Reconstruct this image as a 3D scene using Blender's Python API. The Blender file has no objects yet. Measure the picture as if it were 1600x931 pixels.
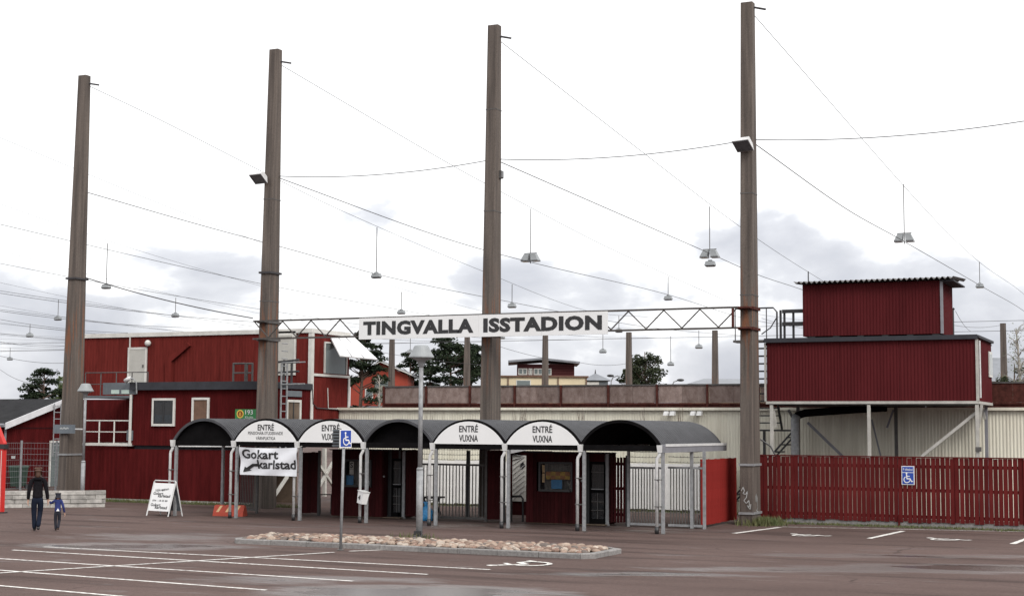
import bpy, bmesh, math, random
from mathutils import Vector, Matrix
random.seed(7)
SC = bpy.context.scene
COL = SC.collection
# ------------------------------------------------------------------ camera
FPX, CAMZ = 2346.4, 2.9
PITCH, ROLL, YAW = 0.0871, 0.0065, 0.4336
_f = Vector((-math.sin(YAW)*math.cos(PITCH), math.cos(YAW)*math.cos(PITCH), math.sin(PITCH)))
_r = Vector((math.cos(YAW), math.sin(YAW), 0)); _u = _r.cross(_f)
_r, _u = _r*math.cos(ROLL)+_u*math.sin(ROLL), _u*math.cos(ROLL)-_r*math.sin(ROLL)
cam = bpy.data.cameras.new('camera'); camo = bpy.data.objects.new('camera', cam); COL.objects.link(camo)
cam.sensor_fit = 'HORIZONTAL'; cam.sensor_width = 36; cam.lens = FPX*36/1600
cam.clip_end = 6000; cam.clip_start = .1
camo.matrix_world = Matrix(((_r.x, _u.x, -_f.x, 0), (_r.y, _u.y, -_f.y, 0), (_r.z, _u.z, -_f.z, CAMZ), (0, 0, 0, 1)))
SC.camera = camo
# ------------------------------------------------------------------ world: overcast sky
SUN_EL, SUN_AZ = math.radians(38), math.radians(124)     # azimuth clockwise from +Y
w = bpy.data.worlds.new('World'); SC.world = w; w.use_nodes = True
nt = w.node_tree; N = nt.nodes; L = nt.links; N.clear()
def nd(t, **k):
    n = N.new(t)
    for a, b in k.items(): setattr(n, a, b)
    return n
sky = nd('ShaderNodeTexSky', sky_type='NISHITA', sun_disc=False, sun_elevation=SUN_EL, sun_rotation=SUN_AZ)
skb = nd('ShaderNodeBackground'); skb.inputs[1].default_value = .1; L.new(sky.outputs[0], skb.inputs[0])
tc = nd('ShaderNodeTexCoord')
mp = nd('ShaderNodeMapping'); mp.inputs['Scale'].default_value = (1, 1, 2.1); mp.inputs['Location'].default_value = (.37, .2, .05)
L.new(tc.outputs['Generated'], mp.inputs[0])
nz = nd('ShaderNodeTexNoise'); nz.inputs['Scale'].default_value = 8.0; nz.inputs['Detail'].default_value = 7; nz.inputs['Roughness'].default_value = .52
nz.inputs['Distortion'].default_value = .25
L.new(mp.outputs[0], nz.inputs['Vector'])
sp = nd('ShaderNodeSeparateXYZ'); L.new(tc.outputs['Generated'], sp.inputs[0])
el = nd('ShaderNodeMapRange'); el.inputs[1].default_value = .085; el.inputs[2].default_value = .17; el.inputs[3].default_value = -.03; el.inputs[4].default_value = .32
L.new(sp.outputs['Z'], el.inputs[0])
ad = nd('ShaderNodeMath', operation='ADD'); L.new(nz.outputs['Fac'], ad.inputs[0]); L.new(el.outputs[0], ad.inputs[1])
cr = nd('ShaderNodeValToRGB'); L.new(ad.outputs[0], cr.inputs[0])
e = cr.color_ramp.elements; e[0].position = .34; e[0].color = (.47, .485, .54, 1); e[1].position = .61; e[1].color = (1, 1, 1, 1)
x = cr.color_ramp.elements.new(.46); x.color = (.57, .58, .625, 1)
x = cr.color_ramp.elements.new(.53); x.color = (.66, .67, .71, 1)
zb = nd('ShaderNodeMapRange'); zb.inputs[1].default_value = 0; zb.inputs[2].default_value = 1; zb.inputs[3].default_value = 1.28; zb.inputs[4].default_value = 1.85; L.new(sp.outputs['Z'], zb.inputs[0])
cb = nd('ShaderNodeBackground'); L.new(zb.outputs[0], cb.inputs[1]); L.new(cr.outputs[0], cb.inputs[0])
mx = nd('ShaderNodeMixShader'); mx.inputs[0].default_value = .93
L.new(skb.outputs[0], mx.inputs[1]); L.new(cb.outputs[0], mx.inputs[2])
wo = nd('ShaderNodeOutputWorld'); L.new(mx.outputs[0], wo.inputs[0])
# ------------------------------------------------------------------ sun behind thin cloud
sl = bpy.data.lights.new('sun', 'SUN'); sl.energy = 2.6; sl.angle = math.radians(25); sl.color = (1, .96, .9)
so = bpy.data.objects.new('sun', sl); COL.objects.link(so)
sd = Vector((math.sin(SUN_AZ)*math.cos(SUN_EL), math.cos(SUN_AZ)*math.cos(SUN_EL), math.sin(SUN_EL)))
so.rotation_euler = sd.to_track_quat('Z', 'Y').to_euler(); so.location = (20, 0, 40)
SC.view_settings.view_transform = 'Standard'; SC.view_settings.look = 'None'
SC.view_settings.exposure = 0.0; SC.view_settings.gamma = 1
SC.cycles.max_bounces = 6

# ------------------------------------------------------------------ measuring: a sight line met with a plane
def P(x, y, X=None, Y=None, Z=None):
    d = _f+_r*((x-800)/FPX)-_u*((y-465.5)/FPX)
    t = X/d.x if X is not None else Y/d.y if Y is not None else (Z-CAMZ)/d.z
    return Vector((0, 0, CAMZ))+d*t
def PD(x, y, dist):                                   # at a camera depth
    d = _f+_r*((x-800)/FPX)-_u*((y-465.5)/FPX)
    return Vector((0, 0, CAMZ))+d*dist
def PV(x, y, a, dirv):                                # vertical plane through a along dirv
    d = _f+_r*((x-800)/FPX)-_u*((y-465.5)/FPX)
    nx, ny = -dirv[1], dirv[0]
    t = (a[0]*nx+a[1]*ny)/(d.x*nx+d.y*ny)
    return Vector((0, 0, CAMZ))+d*t

# ------------------------------------------------------------------ materials
def new_mat(name):
    m = bpy.data.materials.new(name); m.use_nodes = True
    n = m.node_tree.nodes; n.clear()
    o = n.new('ShaderNodeOutputMaterial'); b = n.new('ShaderNodeBsdfPrincipled')
    m.node_tree.links.new(b.outputs[0], o.inputs[0])
    return m, n, m.node_tree.links, b
def mat(name, c, rough=.7, metal=0, var=.25, scale=4, bump=.0, stretch=(1, 1, 1), c2=None, spec=None, rnd=0, fine=.12, th=(.35, .7)):
    m, n, l, b = new_mat(name)
    t = n.new('ShaderNodeTexCoord'); mp = n.new('ShaderNodeMapping'); mp.inputs['Scale'].default_value = stretch
    l.new(t.outputs['Object'], mp.inputs[0])
    z = n.new('ShaderNodeTexNoise'); z.inputs['Scale'].default_value = scale; z.inputs['Detail'].default_value = 8; z.inputs['Roughness'].default_value = .6
    l.new(mp.outputs[0], z.inputs['Vector'])
    r = n.new('ShaderNodeMapRange'); r.inputs[1].default_value = th[0]; r.inputs[2].default_value = th[1]; l.new(z.outputs['Fac'], r.inputs[0])
    mixn = n.new('ShaderNodeMix'); mixn.data_type = 'RGBA'
    if c2 is None: c2 = [v*(1-var) for v in c]
    mixn.inputs[6].default_value = (*[min(1, v*(1+var*.35)) for v in c], 1); mixn.inputs[7].default_value = (*c2, 1)
    l.new(r.outputs[0], mixn.inputs[0]); out = mixn.outputs[2]
    z2 = n.new('ShaderNodeTexNoise'); z2.inputs['Scale'].default_value = 55; z2.inputs['Detail'].default_value = 3; l.new(t.outputs['Object'], z2.inputs['Vector'])
    hv = n.new('ShaderNodeHueSaturation'); v = n.new('ShaderNodeMapRange'); v.inputs[1].default_value = .3; v.inputs[2].default_value = .7
    v.inputs[3].default_value = 1-fine; v.inputs[4].default_value = 1+fine; l.new(z2.outputs['Fac'], v.inputs[0])
    val = v.outputs[0]
    if rnd:
        oi = n.new('ShaderNodeObjectInfo'); rr = n.new('ShaderNodeMapRange'); rr.inputs[3].default_value = 1-rnd; rr.inputs[4].default_value = 1+rnd
        l.new(oi.outputs['Random'], rr.inputs[0]); mu = n.new('ShaderNodeMath'); mu.operation = 'MULTIPLY'
        l.new(val, mu.inputs[0]); l.new(rr.outputs[0], mu.inputs[1]); val = mu.outputs[0]
    l.new(val, hv.inputs['Value']); l.new(out, hv.inputs['Color']); l.new(hv.outputs[0], b.inputs['Base Color'])
    b.inputs['Roughness'].default_value = rough; b.inputs['Metallic'].default_value = metal
    if spec is not None: b.inputs['Specular IOR Level'].default_value = spec
    if bump:
        bp = n.new('ShaderNodeBump'); bp.inputs['Strength'].default_value = bump; bp.inputs['Distance'].default_value = .02
        l.new(z2.outputs['Fac'], bp.inputs['Height']); l.new(bp.outputs[0], b.inputs['Normal'])
    return m
M = {}
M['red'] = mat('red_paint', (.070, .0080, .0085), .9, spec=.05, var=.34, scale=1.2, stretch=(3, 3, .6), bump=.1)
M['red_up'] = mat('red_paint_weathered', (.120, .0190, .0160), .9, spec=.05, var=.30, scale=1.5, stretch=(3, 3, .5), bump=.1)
M['red_box'] = mat('red_sheet_metal', (.074, .0115, .0135), .8, spec=.06, var=.22, scale=.8, stretch=(2, 2, .4))
M['red_fence'] = mat('red_fence_paint', (.090, .0125, .0125), .9, spec=.06, var=.35, scale=2, stretch=(3, 3, .7), rnd=.17)
M['red_bright'] = mat('bright_red_paint', (.205, .020, .017), .85, spec=.08, var=.2, scale=1.5)  # a brighter red than the slatted fence
M['red_dark'] = mat('dark_red_boards', (.034, .0045, .0055), .85, spec=.12, var=.35, scale=2, stretch=(3, 3, .6), rnd=.2)  # dark boards, colour deepened further to carry the shade under the canopies
M['red_gable'] = mat('orange_red_cladding', (.26, .035, .017), .8, var=.2, scale=.6)
M['red_deep'] = mat('deep_red_boards', (.07, .012, .013), .85, var=.25, scale=.6)
M['rust_red'] = mat('rusty_red_steel', (.075, .024, .019), .9, spec=.15, var=.5, scale=6)
M['cream'] = mat('cream_corrugated_steel', (.62, .60, .51), .7, spec=.2, c2=(.52, .49, .41), scale=1.1, stretch=(3, 3, .25), th=(.4, .75), fine=.06)
M['white'] = mat('white_paint', (.56, .55, .52), .6, var=.18, scale=2.5, fine=.06)
M['white_clean'] = mat('white_sign_face', (.68, .68, .685), .45, var=.05, scale=.8, fine=.02)
M['cloth'] = mat('white_banner_cloth', (.62, .63, .67), .7, var=.10, scale=1.5, fine=.03)
M['plank_white'] = mat('white_planks', (.84, .83, .81), .7, var=.1, scale=2, rnd=.05)
M['grey_door'] = mat('pale_grey_door_paint', (.40, .39, .36), .6, var=.1, scale=2)
M['letter'] = mat('black_lettering', (.018, .018, .02), .6, var=.1, scale=3, fine=.03)
M['black'] = mat('black_painted_steel', (.02, .02, .022), .5, var=.2, scale=5)
M['tar'] = mat('black_roof_felt', (.022, .023, .03), .8, var=.3, scale=3)
M['roof_tile'] = mat('dark_grey_roof', (.022, .022, .024), .95, spec=.1, var=.35, scale=2, bump=.2)
M['galv'] = mat('galvanised_steel', (.25, .255, .265), .6, .15, var=.3, scale=9, fine=.1)
M['galv_dark'] = mat('weathered_steel', (.085, .08, .078), .7, .1, var=.35, scale=7)
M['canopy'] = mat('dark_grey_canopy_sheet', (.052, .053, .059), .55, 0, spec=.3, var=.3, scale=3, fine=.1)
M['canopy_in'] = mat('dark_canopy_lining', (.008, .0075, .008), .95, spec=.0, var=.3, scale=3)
M['pvc'] = mat('white_plastic_pipe', (.54, .54, .54), .5, var=.2, scale=6, fine=.04)
M['gutter'] = mat('pale_grey_gutter', (.19, .19, .21), .6, var=.15, scale=3)
M['lamp_grey'] = mat('lamp_hood_grey', (.24, .255, .265), .5, var=.15, scale=4, fine=.04)
M['blue'] = mat('blue_sign_face', (.012, .05, .30), .4, var=.08, scale=4, fine=.03)
M['green'] = mat('green_sign_face', (.02, .19, .05), .45, var=.08, scale=4, fine=.03)
M['yellow'] = mat('yellow_print', (.75, .50, .08), .6, var=.1)
M['orange'] = mat('orange_red_plastic', (.36, .04, .016), .6, var=.2, scale=4)
M['stripe'] = mat('faded_cream_stripe', (.62, .42, .22), .6, var=.3, scale=14)
M['grey_sign'] = mat('grey_sign_plate', (.12, .14, .16), .5, var=.2, scale=7)
M['pale_print'] = mat('pale_worn_print', (.42, .44, .44), .6, var=.3, scale=20)
M['mint'] = mat('pale_green_plate', (.42, .52, .48), .5, var=.1)
M['greybox'] = mat('blue_grey_metal_sheet', (.11, .125, .14), .55, var=.2, scale=3)
M['concrete_block'] = mat('cast_concrete_block', (.36, .345, .325), .9, var=.45, scale=5, bump=.5, rnd=.2)
M['kerb'] = mat('granite_kerb', (.20, .19, .185), .85, var=.35, scale=14, bump=.4, rnd=.12)
M['cobble'] = mat('cobble_stone', (.34, .255, .205), .85, spec=.25, var=.35, scale=5, bump=.3, rnd=.42)
def cobble_mat():
    m, n, l, b = new_mat('cobble_stone'); oi = n.new('ShaderNodeObjectInfo'); g = n.new('ShaderNodeNewGeometry'); ad = n.new('ShaderNodeMath'); ad.operation = 'ADD'
    l.new(oi.outputs['Random'], ad.inputs[0]); l.new(g.outputs['Random Per Island'], ad.inputs[1]); fr = n.new('ShaderNodeMath'); fr.operation = 'FRACT'; l.new(ad.outputs[0], fr.inputs[0])
    r = n.new('ShaderNodeValToRGB'); l.new(fr.outputs[0], r.inputs[0]); r.color_ramp.interpolation = 'CONSTANT'; e = r.color_ramp.elements
    e[0].position = 0; e[0].color = (0.192, 0.132, 0.104, 1); e[1].position = .2; e[1].color = (0.264, 0.192, 0.152, 1)
    for p, c in ((.38, (0.136, 0.112, 0.100, 1)), (.55, (0.320, 0.248, 0.200, 1)), (.7, (0.232, 0.152, 0.120, 1)), (.85, (0.368, 0.312, 0.264, 1))): q = r.color_ramp.elements.new(p); q.color = c
    t = n.new('ShaderNodeTexCoord'); z = n.new('ShaderNodeTexNoise'); z.inputs['Scale'].default_value = 3; z.inputs['Detail'].default_value = 8; l.new(t.outputs['Object'], z.inputs['Vector'])
    v = n.new('ShaderNodeMapRange'); v.inputs[1].default_value = .3; v.inputs[2].default_value = .7; v.inputs[3].default_value = .65; v.inputs[4].default_value = 1.2; l.new(z.outputs['Fac'], v.inputs[0])
    hv = n.new('ShaderNodeHueSaturation'); l.new(v.outputs[0], hv.inputs['Value']); l.new(r.outputs[0], hv.inputs['Color']); l.new(hv.outputs[0], b.inputs['Base Color'])
    b.inputs['Roughness'].default_value = .85; b.inputs['Specular IOR Level'].default_value = .25; return m
M['cobble'] = cobble_mat()
M['soil'] = mat('island_soil', (.10, .085, .07), .95, var=.4, scale=9, bump=.5)
M['paint_line'] = mat('road_marking_paint', (.62, .61, .58), .7, c2=(.22, .19, .18), scale=9, th=(.44, .68), fine=.12)
M['ply'] = mat('weathered_brown_plywood', (.215, .168, .154), .9, spec=.15, c2=(.135, .095, .084), scale=5, stretch=(1, 1, .7), bump=.2, rnd=.16, fine=.2)
M['trunk'] = mat('pine_bark', (.10, .065, .05), .95, var=.4, scale=6)
M['birch'] = mat('pale_bark', (.30, .28, .25), .9, var=.5, scale=5)
M['pine'] = mat('pine_needles', (.012, .019, .012), .9, spec=.1, c2=(.026, .036, .018), scale=.9, fine=.3)
M['leaf'] = mat('dark_green_leaves', (.020, .026, .014), .8, spec=.15, c2=(.036, .044, .022), scale=.9, fine=.3)
M['leaf_light'] = mat('spring_leaves', (.085, .12, .035), .7, c2=(.05, .075, .02), scale=1.2, fine=.3)
M['twig'] = mat('bare_twigs', (.13, .10, .08), .9, var=.3)
M['grass'] = mat('grass_blades', (.055, .075, .022), .8, c2=(.11, .10, .04), scale=1.5, fine=.3)
M['beige'] = mat('beige_render', (.55, .47, .32), .85, var=.1, scale=.5)
M['roof_far'] = mat('grey_sheet_roof', (.17, .18, .20), .6, var=.2, scale=.8)
M['brick_brown'] = mat('brown_board_face', (.13, .07, .045), .8, var=.3, scale=4)
M['bag'] = mat('blue_plastic_bag', (.03, .22, .48), .35, var=.3, scale=9, bump=.6)
M['bin'] = mat('dark_green_plastic', (.015, .04, .025), .5, var=.2)
M['skin'] = mat('skin', (.50, .30, .22), .6, var=.1)
M['jacket'] = mat('dark_jacket_cloth', (.010, .009, .011), .95, spec=.08, var=.3, scale=12, bump=.4)
M['jeans'] = mat('dark_denim', (.011, .015, .027), .95, spec=.08, c2=(.008, .010, .018), scale=5, bump=.3)
M['hair'] = mat('auburn_hair', (.060, .024, .012), .7, var=.3, scale=14, stretch=(1, 1, .4))
M['blue_cloth'] = mat('blue_jacket_cloth', (.012, .022, .12), .85, var=.3, scale=10, bump=.4)
M['navy'] = mat('navy_trousers', (.010, .011, .020), .9, var=.3, scale=8)
M['shoe'] = mat('brown_shoe', (.05, .03, .024), .7, var=.3)
M['wire'] = mat('dark_steel_wire', (.045, .042, .045), .6, .3, var=.2)
M['lens'] = mat('lamp_glass', (.10, .10, .105), .15, .0, var=.3, scale=9)
M['interior'] = mat('dim_interior_board', (.12, .085, .06), .9, var=.3, scale=3)
M['curtain'] = mat('grey_curtain', (.23, .215, .20), .9, var=.35, scale=5, stretch=(5, 5, .3))
M['poster_blue'] = mat('blue_poster', (.03, .17, .36), .6, var=.15)
M['poster_yellow'] = mat('yellow_poster', (.40, .25, .04), .6, var=.3, scale=9)
M['poster_orange'] = mat('orange_poster', (.30, .12, .04), .6, var=.3, scale=9)
M['barge'] = mat('pale_barge_board', (.58, .58, .60), .6, var=.15, scale=3)
def glass_mat(name, tint, rough, alpha):
    m, n, l, b = new_mat(name)
    b.inputs['Base Color'].default_value = (*tint, 1); b.inputs['Roughness'].default_value = rough
    b.inputs['Alpha'].default_value = alpha; b.inputs['Specular IOR Level'].default_value = .6
    t = n.new('ShaderNodeTexCoord'); z = n.new('ShaderNodeTexNoise'); z.inputs['Scale'].default_value = 1.2; l.new(t.outputs['Object'], z.inputs['Vector'])
    bp = n.new('ShaderNodeBump'); bp.inputs['Strength'].default_value = .04; l.new(z.outputs['Fac'], bp.inputs['Height']); l.new(bp.outputs[0], b.inputs['Normal'])
    return m
M['glass'] = glass_mat('window_glass', (.03, .035, .04), .06, .45)
M['glass_thin'] = glass_mat('clear_booth_glass', (.03, .035, .04), .06, .12)
M['offwhite'] = mat('dull_white_paint', (.36, .35, .325), .7, var=.25, scale=3)
M['red_stand'] = mat('bright_red_enamel', (.48, .022, .018), .5, var=.12, scale=3)
M['truss'] = mat('dark_brown_steel', (.060, .052, .048), .7, .1, var=.4, scale=5)
M['glass_big'] = glass_mat('reflecting_glass', (.16, .19, .19), .08, .75)

# pylon concrete: pale and dark sides of casting joints, streaks and rust below the brackets
def concrete_mat():
    m, n, l, b = new_mat('pylon_concrete')
    t = n.new('ShaderNodeTexCoord'); mp = n.new('ShaderNodeMapping'); mp.inputs['Scale'].default_value = (5, 5, .22); l.new(t.outputs['Object'], mp.inputs[0])
    z = n.new('ShaderNodeTexNoise'); z.inputs['Scale'].default_value = 1.6; z.inputs['Detail'].default_value = 8; l.new(mp.outputs[0], z.inputs['Vector'])
    r = n.new('ShaderNodeValToRGB'); l.new(z.outputs['Fac'], r.inputs[0]); e = r.color_ramp.elements
    e[0].position = .3; e[0].color = (.050, .040, .035, 1); e[1].position = .72; e[1].color = (.128, .104, .089, 1)
    oi = n.new('ShaderNodeObjectInfo'); om = n.new('ShaderNodeMath'); om.operation = 'MULTIPLY'; om.inputs[1].default_value = 40; l.new(oi.outputs['Random'], om.inputs[0])
    ov = n.new('ShaderNodeCombineXYZ'); l.new(om.outputs[0], ov.inputs[0]); l.new(om.outputs[0], ov.inputs[2]); l.new(ov.outputs[0], mp.inputs['Location'])
    # rust
    mp2 = n.new('ShaderNodeMapping'); mp2.inputs['Scale'].default_value = (7, 7, .5); l.new(t.outputs['Object'], mp2.inputs[0])
    z2 = n.new('ShaderNodeTexNoise'); z2.inputs['Scale'].default_value = 1.3; z2.inputs['Detail'].default_value = 6; l.new(mp2.outputs[0], z2.inputs['Vector'])
    s = n.new('ShaderNodeSeparateXYZ'); l.new(t.outputs['Object'], s.inputs[0])
    b1 = n.new('ShaderNodeMapRange'); b1.inputs[1].default_value = 3.8; b1.inputs[2].default_value = 6.2; l.new(s.outputs[2], b1.inputs[0])
    b2 = n.new('ShaderNodeMapRange'); b2.inputs[1].default_value = 8.6; b2.inputs[2].default_value = 6.8; l.new(s.outputs[2], b2.inputs[0])
    mu = n.new('ShaderNodeMath'); mu.operation = 'MULTIPLY'; l.new(b1.outputs[0], mu.inputs[0]); l.new(b2.outputs[0], mu.inputs[1])
    r2 = n.new('ShaderNodeMapRange'); r2.inputs[1].default_value = .5; r2.inputs[2].default_value = .64; l.new(z2.outputs['Fac'], r2.inputs[0])
    mu2 = n.new('ShaderNodeMath'); mu2.operation = 'MULTIPLY'; l.new(mu.outputs[0], mu2.inputs[0]); l.new(r2.outputs[0], mu2.inputs[1])
    mu3 = n.new('ShaderNodeMath'); mu3.operation = 'MULTIPLY'; mu3.inputs[1].default_value = .8; l.new(mu2.outputs[0], mu3.inputs[0])
    mx = n.new('ShaderNodeMix'); mx.data_type = 'RGBA'; l.new(mu3.outputs[0], mx.inputs[0]); l.new(r.outputs[0], mx.inputs[6]); mx.inputs[7].default_value = (.17, .062, .026, 1)
    z3 = n.new('ShaderNodeTexNoise'); z3.inputs['Scale'].default_value = 38; z3.inputs['Detail'].default_value = 5; l.new(t.outputs['Object'], z3.inputs['Vector'])
    hv = n.new('ShaderNodeHueSaturation'); v = n.new('ShaderNodeMapRange'); v.inputs[1].default_value = .3; v.inputs[2].default_value = .7; v.inputs[3].default_value = .75; v.inputs[4].default_value = 1.25
    l.new(z3.outputs['Fac'], v.inputs[0]); l.new(v.outputs[0], hv.inputs['Value']); l.new(mx.outputs[2], hv.inputs['Color']); l.new(hv.outputs[0], b.inputs['Base Color'])
    b.inputs['Roughness'].default_value = .9
    bp = n.new('ShaderNodeBump'); bp.inputs['Strength'].default_value = .35; bp.inputs['Distance'].default_value = .02; l.new(z3.outputs['Fac'], bp.inputs['Height']); l.new(bp.outputs[0], b.inputs['Normal'])
    return m
M['concrete'] = concrete_mat()

# asphalt with drying wet patches and a few puddles where the photograph has them
def asphalt_mat():
    m, n, l, b = new_mat('reddish_asphalt')
    def math_(op, a, c=None):
        k = n.new('ShaderNodeMath'); k.operation = op
        for i, v in enumerate((a, c)):
            if v is None: continue
            if isinstance(v, (int, float)): k.inputs[i].default_value = v
            else: l.new(v, k.inputs[i])
        return k.outputs[0]
    def mr(v, a, c, d=0, f=1):
        k = n.new('ShaderNodeMapRange'); l.new(v, k.inputs[0])
        for i, q in zip((1, 2, 3, 4), (a, c, d, f)): k.inputs[i].default_value = q
        return k.outputs[0]
    def noise(s, det=6, vec=None, rough=.6):
        k = n.new('ShaderNodeTexNoise'); k.inputs['Scale'].default_value = s; k.inputs['Detail'].default_value = det; k.inputs['Roughness'].default_value = rough
        l.new(vec if vec is not None else t.outputs['Object'], k.inputs['Vector']); return k.outputs['Fac']
    t = n.new('ShaderNodeTexCoord')
    mp = n.new('ShaderNodeMapping'); mp.inputs['Rotation'].default_value = (0, 0, -YAW+.12); mp.inputs['Scale'].default_value = (.35, 1, 1); l.new(t.outputs['Object'], mp.inputs[0])
    big = noise(.35, 7, mp.outputs[0]); mid = noise(1.6, 6, mp.outputs[0]); fine = noise(60, 3); grit = noise(160, 2)
    mp3 = n.new('ShaderNodeMapping'); mp3.inputs['Rotation'].default_value = (0, 0, -YAW+.05); mp3.inputs['Scale'].default_value = (.10, .9, 1); l.new(t.outputs['Object'], mp3.inputs[0])
    s = n.new('ShaderNodeSeparateXYZ'); l.new(t.outputs['Object'], s.inputs[0])
    ca, sa = math.cos(YAW), math.sin(YAW)
    wet = None
    def blob(px, py, rx, ry, k=1.0, ang=0):
        nonlocal wet
        q = P(px, py, Z=0)
        dx = math_('SUBTRACT', s.outputs[0], q.x); dy = math_('SUBTRACT', s.outputs[1], q.y)
        c2, s2 = math.cos(YAW+ang), math.sin(YAW+ang)
        a = math_('DIVIDE', math_('ADD', math_('MULTIPLY', dx, c2), math_('MULTIPLY', dy, s2)), rx)
        c = math_('DIVIDE', math_('SUBTRACT', math_('MULTIPLY', dy, c2), math_('MULTIPLY', dx, s2)), ry)
        d = math_('SQRT', math_('ADD', math_('MULTIPLY', a, a), math_('MULTIPLY', c, c)))
        v = math_('MULTIPLY', math_('MAXIMUM', math_('SUBTRACT', 1.0, d), 0.0), k)
        wet = v if wet is None else math_('MAXIMUM', wet, v)
    blob(215, 853, 3.6, 1.6, 1.4); blob(240, 838, 3.6, 2.4, .8); blob(640, 925, 3.4, 1.7, 1.7); blob(470, 905, 3.5, 1.2, .8)
    blob(1530, 888, 5.0, 1.5, 1.4); blob(1250, 890, 5.0, .9, 1.0, .0); blob(1400, 868, 5, .9, .8); blob(1000, 897, 4, .7, .8)
    blob(700, 822, 9, 2.2, .62); blob(1000, 828, 6, 1.6, .55)
    w1 = math_('ADD', wet, math_('MULTIPLY', math_('SUBTRACT', mid, .5), 1.5))
    w1 = math_('ADD', w1, math_('MULTIPLY', math_('SUBTRACT', big, .5), .9))
    streak = noise(1.1, 6, mp3.outputs[0]); damp = mr(w1, .16, .60); w2 = math_('ADD', math_('MULTIPLY', wet, 1.0), math_('MULTIPLY', math_('SUBTRACT', streak, .5), 2.6)); pud = mr(w2, .70, .78)
    c = n.new('ShaderNodeValToRGB'); l.new(big, c.inputs[0]); e = c.color_ramp.elements
    e[0].position = .3; e[0].color = (.072, .049, .044, 1); e[1].position = .7; e[1].color = (.108, .075, .068, 1)
    hv = n.new('ShaderNodeHueSaturation'); l.new(c.outputs[0], hv.inputs['Color'])
    val = math_('MULTIPLY', mr(fine, .3, .7, .72, 1.28), mr(grit, .3, .7, .80, 1.2))
    val = math_('MULTIPLY', val, mr(noise(11, 5), .3, .7, .86, 1.14)); val = math_('MULTIPLY', val, mr(noise(26, 3), .32, .68, .88, 1.12))
    vo = n.new('ShaderNodeTexVoronoi'); vo.feature = 'DISTANCE_TO_EDGE'; vo.inputs['Scale'].default_value = .16; wv = n.new('ShaderNodeVectorMath'); wv.operation = 'ADD'; nzv = n.new('ShaderNodeTexNoise'); nzv.inputs['Scale'].default_value = .9; nzv.inputs['Detail'].default_value = 6; l.new(t.outputs['Object'], nzv.inputs['Vector']); l.new(t.outputs['Object'], wv.inputs[0]); l.new(nzv.outputs['Color'], wv.inputs[1]); l.new(wv.outputs[0], vo.inputs['Vector'])
    crack = math_('MULTIPLY', mr(vo.outputs['Distance'], .002, .006, 1, 0), mr(big, .52, .60, 0, 1)); val = math_('MULTIPLY', val, mr(crack, 0, 1, 1, .55))
    val = math_('MULTIPLY', val, mr(mid, .3, .75, 1.08, .88)); val = math_('MULTIPLY', val, mr(damp, 0, 1, 1, .82)); val = math_('MULTIPLY', val, mr(streak, .54, .64, 1.05, .66)); val = math_('MULTIPLY', val, mr(pud, 0, 1, 1, .7))
    l.new(val, hv.inputs['Value']); l.new(hv.outputs[0], b.inputs['Base Color'])
    rough = math_('SUBTRACT', math_('MAXIMUM', mr(damp, 0, 1, .86, .36), .1), math_('MULTIPLY', pud, .10)); l.new(rough, b.inputs['Roughness'])
    l.new(mr(damp, 0, 1, .10, .7), b.inputs['Specular IOR Level'])
    bp = n.new('ShaderNodeBump'); bp.inputs['Distance'].default_value = .012; l.new(mr(pud, 0, 1, .5, 0), bp.inputs['Strength']); l.new(math_('ADD', fine, grit), bp.inputs['Height'])
    l.new(bp.outputs[0], b.inputs['Normal'])
    return m
M['asphalt'] = asphalt_mat()

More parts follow.
